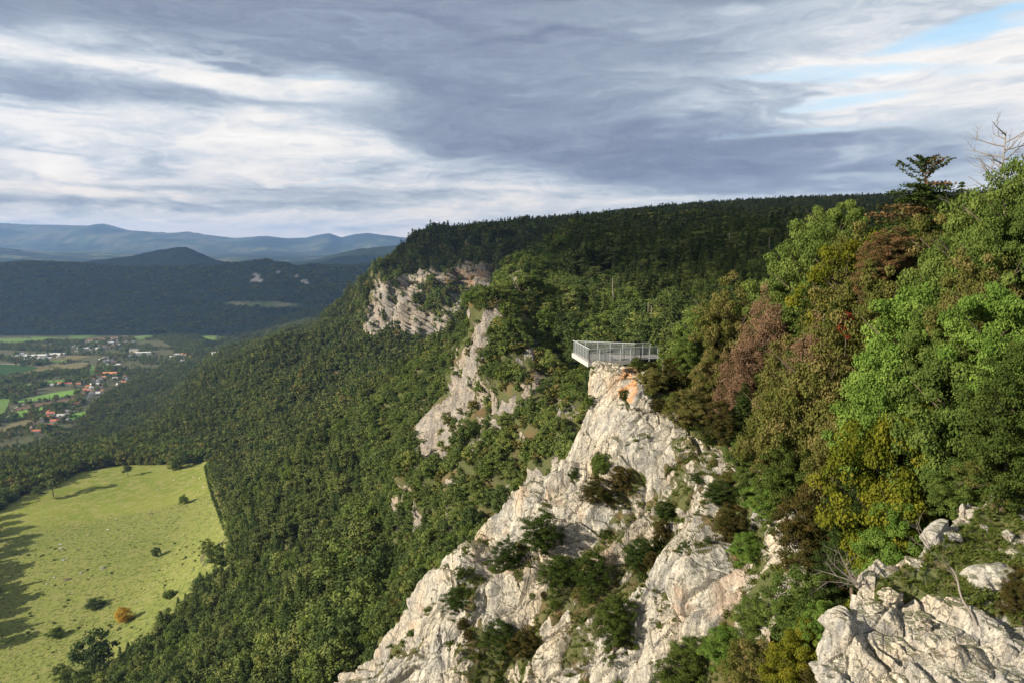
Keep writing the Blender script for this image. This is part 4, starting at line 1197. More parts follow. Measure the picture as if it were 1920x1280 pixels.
pg, gi_, gj_ = scatter(MAIN, None, 5)
sg = (pg[:, 1] > 18) & (pg[:, 1] < 100) & (pg[:, 0] > 8) & (pg[:, 0] < 70)
grass("slope_grass", pg[sg], .2, .5, kind="stuff")

# loose stones on the outcrop and its rim
def boulder(r, seed, mat):
    n = 14
    th, ph = np.meshgrid(np.linspace(0, 2 * np.pi, 17)[:-1], np.linspace(0, np.pi, n))
    S = np.stack([np.cos(th) * np.sin(ph), np.sin(th) * np.sin(ph), np.cos(ph)], -1)
    f1, f2, cid = voro(S * 1.3 + seed, seed)
    S = S * (1 + (cid - .5) * .5 - .12 * (1 - smooth(0, .15, f2)) + (fbm(S * 3 + seed, 3, seed) - .5) * .4)[..., None] * np.array([1.2, .9, .6]) * r
    i = np.arange(n - 1)[:, None] * 16; j = np.arange(16)[None, :]; j2 = (j + 1) % 16
    Fs = np.stack([(i + j).ravel(), (i + 16 + j).ravel(), (i + 16 + j2).ravel(), (i + j2).ravel()], 1)
    return mesh_np("boulder", S.reshape(-1, 3), Fs, [M[mat]], None, False, {"rock": np.ones(n * 16), "stain": np.zeros(n * 16)})
BL = [(1852,1085,.62,"large grey boulder in the grass of the outcrop"),(1890,1005,.20,"small pale stone near the top of the outcrop"),(1716,1058,.26,"stone on the rim right of the dead branches"),
      (1790,1008,.24,"upper rim stone beside the leaning dead stem"),(1668,1118,.30,"pale stone half sunk near the left rim"),(1640,1140,.22,"stone beside the fan of dead branches"),
      (1845,990,.16,"little stone between grass tufts near the bush"),(1860,1170,.22,"flat stone above the lower rock wall"),(1735,1170,.25,"stone at the foot of the grassy shelf")]
for i, (px_, py_, r_, lb) in enumerate(BL):
    s_ = see(px_, py_, (BV_A,))
    if s_: o = add("boulder", boulder(r_, i + 3, "crag"), None, s_[0] + Vector((0, 0, r_ * .12)), category="stone", label=lb); o.rotation_euler = (0, -.3, i * 1.3)

# ------------------------------------------------------------------ dead wood
def branch(g, p, d, L_, r, depth, up=.15, k=5, twig=4):
    n = 6; pts = [np.array(p, float)]; dv = np.array(d, float) / np.linalg.norm(d)
    for i in range(n):
        dv = dv + rng.normal(size=3) * .13 + np.array([0, 0, up / n]); dv /= np.linalg.norm(dv)
        pts.append(pts[-1] + dv * L_ / n)
    g.tube(pts, r * (1 - .8 * np.linspace(0, 1, n + 1)), k if depth > 1 else 3, 0, False)
    if depth > 0:
        for i in range(twig):
            j = 1 + int((n - 1) * (i + rng.random()) / twig); j = min(j, n)
            side = np.cross(dv, rng.normal(size=3)); side /= np.linalg.norm(side) + 1e-9
            branch(g, pts[j], dv * .75 + side * .8, L_ * (.28 + .25 * rng.random()), r * .42, depth - 1, up * .8, k, twig)
def dead_tree(h, nb, blen, r, up, z0=.2, name="dead_tree", depth=2):
    gt = Geo(); zs = np.linspace(-.1, h, 9); wob_ = np.cumsum(rng.normal(size=(9, 2)) * h * .006, 0)
    pts = np.stack([wob_[:, 0], wob_[:, 1], zs], 1); gt.tube(pts, r * (1 - .85 * np.linspace(0, 1, 9)) + .008, 7)
    gb = Geo()
    for i in range(nb):
        f = z0 + (1 - z0) * (i + .5) / nb * .98; j = f * 8; a = int(j); b_ = min(a + 1, 8)
        p = pts[a] * (1 - (j - a)) + pts[b_] * (j - a); th = i * 2.4 + rng.random()
        branch(gb, p, [math.cos(th), math.sin(th), -.05 + .5 * up], blen * (1.05 - .6 * f) * (.7 + .5 * rng.random()), r * .32, depth, up)
    return gt.mesh("trunk", [M["deadwood"]], True), (gb.mesh("bare_branches", [M["deadwood"]], True) if nb else None)
def put_dead(name, models, loc, label, sc=1, rz=0, tilt=0, **kw):
    o = bpy.data.objects.new(name, None); COL.objects.link(o); o.location = loc; o.scale = (sc,) * 3; o.rotation_euler = (0, tilt, rz)
    o["category"] = "dead tree"; o["label"] = label
    for k, v in kw.items(): o[k] = v
    add("trunk", models[0], o)
    if models[1]: add("bare_branches", models[1], o)
    return o
# big bare tree on the right skyline
top_ = W(1895, 246, 40); gz = ground_z(top_[0], top_[1], (BV_MAIN,), 60)
put_dead("dead_tree", dead_tree(top_[2] - gz, 26, 3.6, .13, .55, .62, depth=2), (top_[0], top_[1], gz), "grey bare dead tree with upcurved limbs on the right skyline")
# rusty fir with thin crown
C_ = W(1737, 300, 46); gz = ground_z(C_[0], C_[1], (BV_MAIN,), 60); hF_ = C_[2] - gz
o = bpy.data.objects.new("rusty_fir", None); COL.objects.link(o); o.location = (C_[0], C_[1], gz); o["category"] = "fir"; o["label"] = "half dead fir with rusty boughs and an open top on the skyline"
g = Geo(); g.tube([[0, 0, -.2], [.05, 0, hF_ * .5], [0, 0, hF_]], [.19, .13, .03], 8); add("trunk", g.mesh("trunk", [M["bark"]], True), o)
g = Geo(); Cs = []; Ts = []
for i in range(60):
    f = i / 59; z_ = hF_ * (.52 + .47 * f); th = i * 2.4
    if f > .80: Lb, up, dn = 2.1 * (1 - (f - .80) * 3.4), .62, 110
    else: Lb, up, dn = 3.9 * (1 - f * .75) * (.7 + .5 * rng.random()), .08, 280
    s_ = np.linspace(0, 1, 7)[:, None]
    B_ = np.array([0, 0, z_]) + s_ * Lb * np.array([math.cos(th), math.sin(th), 0]) + np.array([0, 0, 1]) * (s_ ** 1.15 * Lb * up - .10 * Lb * s_ ** 2 * (f < .80))
    g.tube(B_, .045 * (1.1 - f) * (1 - .8 * s_[:, 0]) + .008, 4, 0, False)
    u_ = rng.random(dn) ** .8; k_ = np.clip((u_ * 6).astype(int), 0, 5); fr = (u_ * 6 - k_)[:, None]
    c_ = B_[k_] * (1 - fr) + B_[k_ + 1] * fr + rng.normal(size=(dn, 3)) * np.array([.20, .20, .07]) * (.5 + Lb * .22) * (.6 if f > .80 else 1.25)
    Cs.append(c_); Ts.append(np.clip(rng.random() * .6 + rng.random(dn) * .5 - .2 * (f > .80), 0, 1))
add("boughs", g.mesh("boughs", [M["bark"]], True), o)
Cc = np.concatenate(Cs); V_, F_ = cards(Cc, .055 * (.7 + .6 * rng.random(len(Cc))), np.tile([0, 0, 1.0], (len(Cc), 1)), 4, 1.7)
nm_ = tintmesh("needles", V_, F_, np.repeat(np.concatenate(Ts) * .8, 4), "rust"); nm_.materials.append(M["yew"])
bi_ = np.repeat(rng.random(len(Cs)) < .62, [len(c_) for c_ in Cs]); nm_.polygons.foreach_set("material_index", bi_.astype(np.int32))
add("needles", nm_, o)
# a second rusty tree lower down with long pale boughs to the left
C_ = W(1690, 425, 44); gz = ground_z(C_[0], C_[1], (BV_MAIN,), 60); hF_ = C_[2] - gz
o = tree("rusty_fir", near_model("rusty")[0], (C_[0], C_[1], gz), hF_, 1.0, category="fir", label="red brown withered fir in front of the dark plateau")
g = Geo()
for i in range(4):
    z_ = .5 + i * .08; th = 3.1 + rng.normal() * .35
    branch(g, [0, 0, z_], [math.cos(th), math.sin(th), .05], .36, .0055, 1, .05, 4, 4)
add("pale_boughs", g.mesh("pale_boughs", [M["deadwood"]], True), o)
plant("withered_shrub", "rust", 1668, 462, 42.5, 46, 24, "rust red withered foliage left of the rusty fir", "shrub")
plant("withered_shrub", "rust", 1632, 512, 42.5, 36, 24, "lower patch of brown withered foliage between the green crowns", "shrub")
# leaning stem and fan of branches on the outcrop
s_ = see(1833, 1180, (BV_A,))[0]; t_ = W(1783, 1062, s_.y + .9)
g = Geo(); a_ = np.array(s_); n_ = 9; ss = np.linspace(0, 1, n_)[:, None]
pts_ = (t_ - a_) * ss + np.array([0.05, 0, 0]) * np.sin(ss * 9)
g.tube(pts_ - (t_ - a_) * 0 , .038 - .018 * ss[:, 0], 7)
o = add("dead_sapling", g.mesh("dead_sapling", [M["deadwood"]], True), None, Vector(a_) - Vector((0, 0, .03)), category="dead stem", label="leaning barkless stem rising from the grass of the outcrop")
g = Geo()
for i in range(5): branch(g, pts_[-1 - (i % 3)], [-.6 - .3 * rng.random(), .3, .25 + .4 * rng.random()], .45, .012, 1, .1, 4, 3)
add("branches", g.mesh("branches", [M["deadwood"]], True), o)
s_ = see(1612, 1092, (BV_A, BV_B, BV_MAIN))[0]; s_ = Vector(W(1608, 1096, 19.9))
g = Geo()
for d_, L_ in (((-.8, .1, .35), 1.3), ((-.9, 0, .12), 1.4), ((-.55, .2, .95), 1.5), ((-.35, .1, .6), 1.0), ((-.7, -.1, .6), 1.1), ((-.95, .2, .25), 1.2), ((-.2, 0, .7), .8)):
    branch(g, [0, 0, 0], d_, L_, .020, 2, .12, 5, 4)
add("dead_branches", g.mesh("dead_branches", [M["deadwood"]], True), None, s_, category="dead branches", label="fan of pale dead branches springing from the rim of the outcrop")
s_ = Vector(W(1745, 1032, 21.3)); g = Geo()
for d_, L_ in (((-.5, 0, .6), 1.1), ((-.25, .1, .8), 1.0), ((-.7, .1, .35), .9)): branch(g, [0, 0, 0], d_, L_, .016, 2, .1, 4, 4)
add("dead_branches", g.mesh("dead_branches", [M["deadwood"]], True), None, s_, category="dead branches", label="thin dead twigs in front of the bright green bush behind the rim")
# bare poles near the slope top
SN = [(1150,590,45,"tall white snag standing left of centre above the platform"),(1213,625,38,None),(1219,628,36,None),(1185,622,28,None),(1262,640,26,None),(1408,482,26,None),(1416,478,30,None),(1440,500,34,None),
      (1365,495,36,None),(1378,492,30,None),(1445,515,22,None),(1345,520,20,None),(1236,600,24,None),(1130,622,22,None),(1105,612,18,None),(985,590,16,None),(1300,560,20,None),(1290,520,16,None)]
DT = [dead_tree(1.0, 9, .16, .012, .2, .35, depth=0) for _ in range(3)]
for i, (px_, py_, hp, lb) in enumerate(SN):
    s_ = see(px_, py_, (BV_MAIN,))
    if not s_: continue
    kw = {} if lb else {"group": "white snags on the wooded plateau"}
    put_dead("snag", DT[i % 3], s_[0], lb or "thin white snag among the trees of the wooded plateau", hp / F * s_[1] * 1.5, i, (random.random() - .5) * .12, **kw)
for (px_, py_, Y_, hp, lb) in [(1541, 628, 43, 40, "bare broken pole left of the red shrub"), (1242, 705, 61, 34, "pale bare sapling stem right of the platform")]:
    b_ = W(px_, py_ + hp * .3, Y_); gz = ground_z(b_[0], b_[1], GB, 60); tp = W(px_, py_ - hp, Y_)
    put_dead("snag", dead_tree(tp[2] - gz, 4, .5, .05, .3, .5, depth=1), (b_[0], b_[1], gz), lb)

# ------------------------------------------------------------------ lookout platform
M["steel"] = simple("galvanised_steel", (.25, .265, .26), .45, .35, .12, 9)
M["rail"] = simple("bright_rail", (.46, .48, .47), .4, .3, .08, 9)
M["planks"] = simple("deck_planks", (.27, .255, .235), .8, 0, .25, 6)
M["concrete"] = simple("edge_beam", (.40, .37, .33), .8, 0, .15, 5)
ZD = -11.0
NL, NR, FR, FL = np.array([7.05, 66.8]), np.array([12.0, 68.2]), np.array([11.9, 70.6]), np.array([6.05, 72.4])
root = bpy.data.objects.new("lookout_platform", None); COL.objects.link(root)
org = np.array([11.0, 69.5, ZD]); root.location = org
root["category"] = "viewing platform"; root["label"] = "grey steel viewing platform jutting out over the white rock pillar"
def L3(p, z): return np.array([p[0] - org[0], p[1] - org[1], z])
def slab(pts, z0, z1, mat):
    g = Geo(); n = len(pts)
    V = [L3(p, z0) for p in pts] + [L3(p, z1) for p in pts]
    g.put(V, [list(range(n))[::-1]]); g.put(V, [list(range(n))]) if False else None
    g2 = Geo(); g2.put(V, np.array([list(range(n))[::-1], list(range(n, 2 * n))])); g2.put(V, [[i, (i + 1) % n, (i + 1) % n + n, i + n] for i in range(n)])
    return g2.mesh("deck", [M[mat]])
add("deck", slab([NL, NR, FR, FL], -.05, 0, "planks"), root)
def beam(name, a, b_, w, h, z, mat="steel"):
    g = Geo(); g.bar(L3(a, z), L3(b_, z), w, h); add(name, g.mesh(name, [M[mat]]), root)
out = lambda p, q_: None
beam("edge_beam", NL + [0, -.06], NR + [0, -.06], .10, .34, -.235, "concrete")
beam("edge_beam", FL + [0, .06], FR + [0, .06], .10, .34, -.235, "concrete")
beam("edge_beam", NL + [-.07, -.12], FL + [-.07, .12], .10, .42, -.27, "concrete")
for k in range(7):
    f = .06 + .13 * k
    beam("cross_beam", NL + (NR - NL) * f, FL + (FR - FL) * f, .10, .22, -.17)
beam("main_girder", NL + (FL - NL) * .3 + [.3, 0], NR + (FR - NR) * .3 + [3, 1.2], .2, .34, -.45)
beam("main_girder", NL + (FL - NL) * .7 + [.3, 0], NR + (FR - NR) * .7 + [3, 1.2], .2, .34, -.45)
def railing(a, b_, n, H=1.22, topw=.07, topmat="rail", bars=True, zoff=(0, 0), post="steel"):
    a = np.array(a, float); b_ = np.array(b_, float); L_ = np.linalg.norm(b_ - a)
    P3 = lambda f, z: np.append(a + (b_ - a) * f, zoff[0] + (zoff[1] - zoff[0]) * f + z) - np.array([org[0], org[1], 0])
    for i in range(n + 1):
        g = Geo(); f = i / n; g.bar(P3(f, -.25), P3(f, H), .07, .05); add("post", g.mesh("post", [M["rail"]]), root)
    g = Geo(); g.bar(P3(0, H + .03), P3(1, H + .03), topw, .06); add("handrail", g.mesh("handrail", [M[topmat]]), root)
    for i in range(n):
        g = Geo(); f0, f1 = i / n, (i + 1) / n
        g.bar(P3(f0 + .01, .10), P3(f1 - .01, .10), .03, .035); g.bar(P3(f0 + .01, H - .12), P3(f1 - .01, H - .12), .03, .035)
        m_ = max(2, int(L_ / n / .08))
        for j in range(1, m_): g.bar(P3(f0 + (f1 - f0) * j / m_, .1), P3(f0 + (f1 - f0) * j / m_, H - .12), .03, .02)
        add("railing_panel", g.mesh("railing_panel", [M["steel"]]), root)
railing(NL, NR, 5, 1.1); railing(FL, FR, 5, 1.1, .12); railing(NL, FL, 6, 1.15, .09)
P1, P2, P3_, P4 = NR, NR + [1.7, .6], FR, FR + [1.5, .5]
railing(P1, P2, 2, 1.05, .06); railing(P3_, P4, 2, 1.1, .07)
add("walkway", slab([NR, P2 + [.5, .2], P4 + [.5, .2], FR], -.06, -.01, "planks"), root)
g = Geo()
for (ax_, ay_) in ((8.6, 67.35), (10.4, 67.9)):
    g.bar(L3((ax_, ay_), 0), L3((ax_, ay_), .85), .06, .06); g.bar(L3((ax_ - .3, ay_), .92), L3((ax_ + .3, ay_ + .1), .92), .38, .03)
add("display_board", g.mesh("display_board", [M["rail"]]), root)
# supporting bearing of concrete on the rock head
g = Geo(); g.box(L3((10.2, 69.4), -.80), (3.4, 3.0, .36), .2); add("footing", g.mesh("footing", [M["concrete"]]), root)
# ------------------------------------------------------------------ meadow trees, cattle and stones
MT = [("pine_tree", MIDP[0], 240, 893, 17, 1.5, "flat topped pine alone near the upper edge of the meadow", "pine"),
 ("oak_tree", MIDB[0], 338, 878, 24, 1.3, "dark oak at the upper edge of the meadow", "oak"),
 ("oak_tree", MIDB[1], 324, 881, 14, 1.2, "pale green young tree beside the dark oak on the meadow edge", "oak"),
 ("lone_tree", MIDB[2], 345, 945, 14, 1.2, "small round tree in the upper right of the meadow", "tree"),
 ("lone_tree", MIDB[3], 292, 1044, 15, 1.1, "small dark tree in the middle of the meadow", "tree"),
 ("pine_tree", MIDP[1], 100, 930, 40, 1.2, "large pine with a long shadow on the left of the meadow", "pine"),
 ("pine_tree", MIDP[2], 73, 940, 24, 1.3, "smaller pine left of the large meadow pine", "pine"),
 ("thorn_tree", MIDB[0], 392, 1040, 24, 1.2, "brownish thorn tree at the right side of the meadow", "tree"),
 ("thorn_tree", MIDB[1], 414, 1064, 30, 1.3, "dark leafy tree at the right side of the meadow", "tree"),
 ("lone_tree", MIDB[2], 104, 1196, 14, 1.8, "low spreading bush near the lower left of the meadow", "bush"),
 ("lone_tree", MIDB[3], 180, 1262, 56, 1.1, "bright green oak at the bottom edge of the meadow", "oak"),
 ("lone_tree", MIDB[0], 118, 1274, 22, 1.5, "small dark tree on the bottom edge of the meadow", "tree"),
 ("lone_tree", MIDB[1], 180, 1138, 12, 2.6, "low dark thicket in the lower meadow", "bush"),
 ("lone_tree", MIDB[2], 318, 1120, 12, 1.8, "brown bush in the lower right of the meadow", "bush")]
for nm, mods, px_, py_, hp, wk, lb, cat in MT:
    s_ = see(px_, py_, (BV_MAIN,))
    tree(nm, mods, s_[0] - Vector((0, 0, .3)), hp / F * s_[1] * 1.12, wk, category=cat, label=lb)
s_ = see(234, 1166, (BV_MAIN,))
tree("orange_tree", near_model("orange")[0], s_[0] - Vector((0, 0, .3)), 25 / F * s_[1], 1.1, category="tree", label="golden orange autumn tree alone in the lower meadow")
for i in range(44):      # wood along the left side whose shadows reach into the meadow
    px_ = -8 - random.random() * 75; py_ = 975 + (i * 17 % 250) + random.random() * 8
    s_ = see(px_, py_, (BV_MAIN,))
    tree("spruce_tree", MIDC[i % 3] if i % 2 else MIDP[i % 3], s_[0], 15 + 9 * random.random(), 1.7, category="spruce", label="tall dark conifer in the wood along the left side of the meadow", group="conifers left of the meadow")
hl = [see(x_, y_, (BV_MAIN,))[0] for x_, y_ in ((385, 874), (389, 897), (399, 932), (411, 964), (421, 992))]
hp_ = np.concatenate([np.array(a)[None] + (np.array(b_) - np.array(a))[None] * np.linspace(0, 1, 40)[:, None] for a, b_ in zip(hl[:-1], hl[1:])]) + np.array([0, 0, 1.3])
V_, F_, T_ = blobs_leaves(hp_ + rng.normal(size=hp_.shape) * .4, np.tile([1.6, 1.6, 1.5], (len(hp_), 1)), 60, .28, 4, .4)  # leaf row added to stand for the dark line of shade at the forest edge
add("shade_row", tintmesh("shade_row", V_, F_, T_, "yew"), category="shade_row", label="row of dark leaves added for the shade line along the right side of the upper meadow")
bush_n = 0
for i in range(800):
    px_ = 20 + random.random() * 410; py_ = 1000 + random.random() * 230
    if py_ < 1010 + (430 - px_) * .13 and random.random() < .0: continue
    if not inpoly([px_], [py_], MEADOW)[0] or py_ < 1035 - px_ * .14: continue
    f_ = vnoise(np.array([[px_ / 45, py_ / 18, 0]]), 5)[0]
    if f_ < .52 or bush_n >= 190: continue
    s_ = see(px_, py_, (BV_MAIN,))
    tree("juniper_bush", MIDB[i % 4], s_[0] - Vector((0, 0, .15)), .5 + 1.2 * random.random() ** 2, 2.0, category="bush", label="low dark juniper bush in the rough part of the meadow", group="juniper bushes in the rough meadow")
    bush_n += 1

cow_w = simple("pale_hide", (.55, .49, .38), .8); cow_d = simple("dark_hide", (.07, .055, .045), .8)
def cow_mesh(mat, graze):
    me = bpy.data.meshes.new("cow")
    J = [(0,0,1.05,.36),(.45,0,1.05,.38),(-.5,0,1.08,.36),(-.85,0,1.12,.27),(.85,0,1.12,.30),(1.10,0,1.15 if not graze else .95,.20),(1.38,0,1.28 if not graze else .55,.15),(1.62,0,1.18 if not graze else .28,.11),
         (.75,.2,.7,.12),(.76,.21,.38,.075),(.78,.21,.04,.07),(.75,-.2,.7,.12),(.70,-.21,.38,.075),(.68,-.21,.04,.07),(-.72,.2,.75,.15),(-.84,.21,.42,.08),(-.78,.21,.04,.07),(-.72,-.2,.75,.15),(-.80,-.21,.42,.08),(-.72,-.21,.04,.07),
         (-1.08,0,1.05,.04),(-1.16,0,.6,.035),(1.36,.16,1.34 if not graze else .66,.05),(1.36,-.16,1.34 if not graze else .66,.05)]
    E = [(0,1),(0,2),(2,3),(1,4),(4,5),(5,6),(6,7),(4,8),(8,9),(9,10),(4,11),(11,12),(12,13),(3,14),(14,15),(15,16),(3,17),(17,18),(18,19),(3,20),(20,21),(6,22),(6,23)]
    me.from_pydata([j[:3] for j in J], E, []); o = bpy.data.objects.new("tmp", me); COL.objects.link(o)
    o.modifiers.new("s", "SKIN"); o.modifiers.new("d", "SUBSURF").levels = 1
    for v, j in zip(me.skin_vertices[0].data, J): v.radius = (j[3], j[3])
    me.skin_vertices[0].data[0].use_root = True
    dg = bpy.context.evaluated_depsgraph_get(); m2 = bpy.data.meshes.new_from_object(o.evaluated_get(dg)); bpy.data.objects.remove(o)
    m2.name = "cow"; m2.materials.clear(); m2.materials.append(mat); return m2
CW = [cow_mesh(cow_w, True), cow_mesh(cow_w, False), cow_mesh(cow_d, True)]
for i, (px_, py_, t_) in enumerate([(363,895,0),(374,898,1),(354,908,0),(381,914,1),(372,923,0),(297,918,0),(202,994,1),(218,974,0),(127,1047,0),(284,964,2),(208,968,2),(166,1004,0),(326,901,0)]):
    s_ = see(px_, py_, (BV_MAIN,))
    o = add("cow", CW[t_], None, s_[0] + Vector((0, 0, .2)), category="cow", label=("pale cow grazing on the bright upper meadow" if t_ < 2 else "dark cow grazing on the bright upper meadow"), group=("pale cattle on the meadow" if t_ < 2 else "dark cattle on the meadow"))
    o.rotation_euler = (0, 0, i * 2.1); o.scale = (1.0,) * 3
for i, (px_, py_, r_, lb) in enumerate([(193,1066,2.2,"largest white rock lying in the rough meadow"),(153,1074,1.4,"small white rock between the largest rock and the troughs"),(103,1082,1.1,"white stone left of the reddish heap"),(88,1094,1.1,"lowest white stone at the edge of the green strip")]):
    s_ = see(px_, py_, (BV_MAIN,)); add("meadow_rock", boulder(r_, 30 + i, "crag"), None, s_[0] + Vector((0, 0, .3)), category="rock", label=lb)
s_ = see(128, 1086, (BV_MAIN,)); o = add("earth_heap", boulder(3.0, 44, "bark"), None, s_[0] + Vector((0, 0, .3)), category="heap", label="reddish brown earth heap beside the cattle troughs"); o.scale = (1.3, .7, .5)
for i, (px_, py_) in enumerate([(113, 1022), (113.5, 1029), (118, 1051)]):
    s_ = see(px_, py_, (BV_MAIN,)); g = Geo()
    g.box((0, 0, .75), (3.0, 1.1, .12)); 
    for sx_ in (-1, 1): g.box((sx_ * 1.45, 0, 1.05), (.1, 1.1, .5)); 
    for sy_ in (-1, 1): g.box((0, sy_ * .52, 1.05), (2.8, .08, .5))
    o = add("feed_trough", g.mesh("feed_trough", [M["rail"]]), None, s_[0] + Vector((0, 0, .2)), category="trough", label=("upper", "middle", "lower")[i] + " of three pale cattle troughs in a line on the meadow")
    gl = Geo()
    for sx_ in (-1.3, 1.3):
        for sy_ in (-.4, .4): gl.box((sx_, sy_, .34), (.1, .1, .68))
    add("leg", gl.mesh("leg", [M["steel"]]), o)

# ------------------------------------------------------------------ villages
WM = [simple("white_plaster", (.72, .70, .65), .8), simple("cream_plaster", (.66, .58, .42), .8), simple("grey_plaster", (.46, .45, .43), .8), simple("yellow_plaster", (.62, .50, .20), .8)]
RM = [simple("red_tiles", (.42, .13, .065), .8, 0, .2, .8), simple("brown_tiles", (.17, .095, .07), .8, 0, .2, .8), simple("grey_roofing", (.24, .235, .23), .7, 0, .15, .8), simple("orange_tiles", (.52, .20, .09), .8, 0, .2, .8), simple("pale_roofing", (.55, .53, .49), .6, 0, .1, .8)]
WNAME = ["white", "cream", "grey", "yellow"]; RNAME = ["red", "brown", "grey", "orange", "pale"]
glass = simple("window_glass", (.03, .035, .045), .2)
HM = {}
def house_parts(w, d, hw, hr, wi, ri):
    key = (w, d, hw, hr, wi, ri)
    if key in HM: return HM[key]
    g = Geo(); x_, y_ = w / 2, d / 2
    V = [(-x_,-y_,-1),(x_,-y_,-1),(x_,y_,-1),(-x_,y_,-1),(-x_,-y_,hw),(x_,-y_,hw),(x_,y_,hw),(-x_,y_,hw),(-x_,0,hw+hr),(x_,0,hw+hr)]
    g.put(V, [[0,1,5,4],[1,2,6,5],[2,3,7,6],[3,0,4,7]]); g.put(V, [[4,8,7],[5,6,9]])
    wall = g.mesh("wall", [WM[wi]])
    g = Geo(); e = .6; t = .25
    for s in (-1, 1):
        a = np.array([0, s * (y_ + e), hw - e * hr / y_ + .02]); b_ = np.array([0, 0, hw + hr + .02]); X_ = np.array([x_ + e, 0, 0]); U = np.array([0, 0, t])
        Vv = [a - X_, a + X_, b_ + X_, b_ - X_, a - X_ + U, a + X_ + U, b_ + X_ + U, b_ - X_ + U]
        g.put(Vv, [[0,1,2,3],[7,6,5,4],[0,4,5,1],[1,5,6,2],[2,6,7,3],[3,7,4,0]])
    roof = g.mesh("roof", [RM[ri]])
    g = Geo(); g.box((w * .22, d * .12, hw + hr + .3), (.7, .7, 1.6)); ch = g.mesh("chimney", [WM[2]])
    win = []
    for s in (-1, 1):
        for k in range(max(2, int(w / 3.2))):
            xx = -x_ + w * (k + .5) / max(2, int(w / 3.2)); g = Geo(); g.box((xx, s * (y_ + .03), 1.7), (1.2, .08, 1.3))
            win.append(g.mesh("window", [glass]))
    HM[key] = (wall, roof, ch, win); return HM[key]
def house(px_, py_, w, d, hw, hr, wi, ri, rz, label, group=None, name="house", parts=True):
    s_ = see(px_, py_, (BV_MAIN,))
    if not s_ : return
    wall, roof, ch, win = house_parts(w, d, hw, hr, wi, ri)
    o = bpy.data.objects.new(name, None); COL.objects.link(o); o.location = s_[0]; o.rotation_euler = (0, 0, rz)
    o["category"] = "house"; o["label"] = label
    if group: o["group"] = group
    add("wall", wall, o); r_ = add("roof", roof, o)
    if parts:
        add("chimney", ch, r_)
        for wmesh in win: add("window", wmesh, o)
CL = [("the nearest village cluster", 17, (58,772,136,822), [(88,783),(78,789),(70,797),(84,801),(68,811),(112,784),(120,779),(96,777),(92,775),(128,790),(60,806),(104,792),(96,800),(76,806)], (0,0,1,2)),
      ("the long village beside the forest", 13, (140,700,245,765), [(145,722),(140,727),(102,723),(112,721),(124,722),(128,722),(178,723),(172,729),(165,735),(180,735),(158,741),(170,742),(150,748),(190,705),(198,701),(205,702),(212,705),(216,711),(194,709),(228,716),(236,708),(238,713),(222,722),(232,719),(200,715),(176,713),(184,716),(153,718),(166,726),(188,728),(160,732),(175,741),(184,739),(192,735),(148,755),(142,760),(162,748),(122,758),(118,760)], (0,3,2,1,4)),
      ("the far shaded village", 12, (128,640,258,664), None, (4,2,4,1)), ("the village on the left of the valley", 12, (30,664,115,676), None, (4,2,4)), ("the hamlet between the fields", 12, (186,672,228,686), None, (1,2,4)),
      ("the hamlet on the forest slope", 12, (320,664,362,680), None, (3,1,4)), ("the small hamlet by the clearing", 12, (382,660,406,667), None, (4,2))]
NR_ = [0, 0, 42, 22, 12, 11, 4]
for ci_, (cn, sz, bx_, pts_, rs_) in enumerate(CL):
    if pts_ is None:
        pts_ = []
        while len(pts_) < NR_[ci_]:
            c_ = (bx_[0] + random.random() * (bx_[2] - bx_[0]), bx_[1] + random.random() * (bx_[3] - bx_[1]))
            if ci_ == 2 and not inpoly([c_[0]], [c_[1]], [(128,640),(150,643),(250,636),(256,642),(190,656),(160,664),(140,660)])[0]: continue
            if all(abs(c_[0] - p[0]) > 2.6 or abs(c_[1] - p[1]) > 1.6 for p in pts_) or random.random() < .05: pts_.append(c_)
    for k, (a_, b_) in enumerate(pts_):
        ri = rs_[(k * 7) % len(rs_)]; wi = random.choice([0, 0, 0, 1, 2])
        w_, d_ = random.choice([(13, 9.5), (16, 10), (20, 11), (11, 9)])
        house(a_, b_, w_, d_, random.choice([4.5, 5.5]), random.choice([2.6, 3.4]), wi, ri, .3 + random.choice([0, 1.57]) + random.random() * .3,
              "%s walled house with %s roof in %s" % (WNAME[wi], RNAME[ri], cn), "%s walled houses with %s roofs in %s" % (WNAME[wi], RNAME[ri], cn), parts=ci_ < 2)
house(113, 783, 34, 18, 6, 4, 3, 4, .5, "big yellowish hall with a pale roof in the nearest village", name="hall")
house(178, 724, 24, 15, 7, 3.5, 3, 4, .3, "bright yellow building in the middle of the long village", name="hall")
house(206, 703, 44, 16, 6, 5, 1, 3, .1, "long building with an orange red roof at the top of the long village", name="hall")
house(68, 669, 70, 24, 7, 3, 0, 4, .25, "long white factory hall on the left of the valley", name="hall")
house(108, 666, 60, 18, 6, 3, 0, 4, .1, "second long white hall further right in the valley", name="hall")
house(252, 663, 30, 18, 16, 2, 1, 2, .2, "tall cream block standing alone in the valley", name="apartment_block")
house(268, 665, 56, 20, 10, 2, 0, 4, .3, "long white block beside the tall cream block", name="apartment_block")
house(241, 668, 26, 14, 5, 2, 0, 4, .3, "small white annex left of the tall cream block", name="hall")
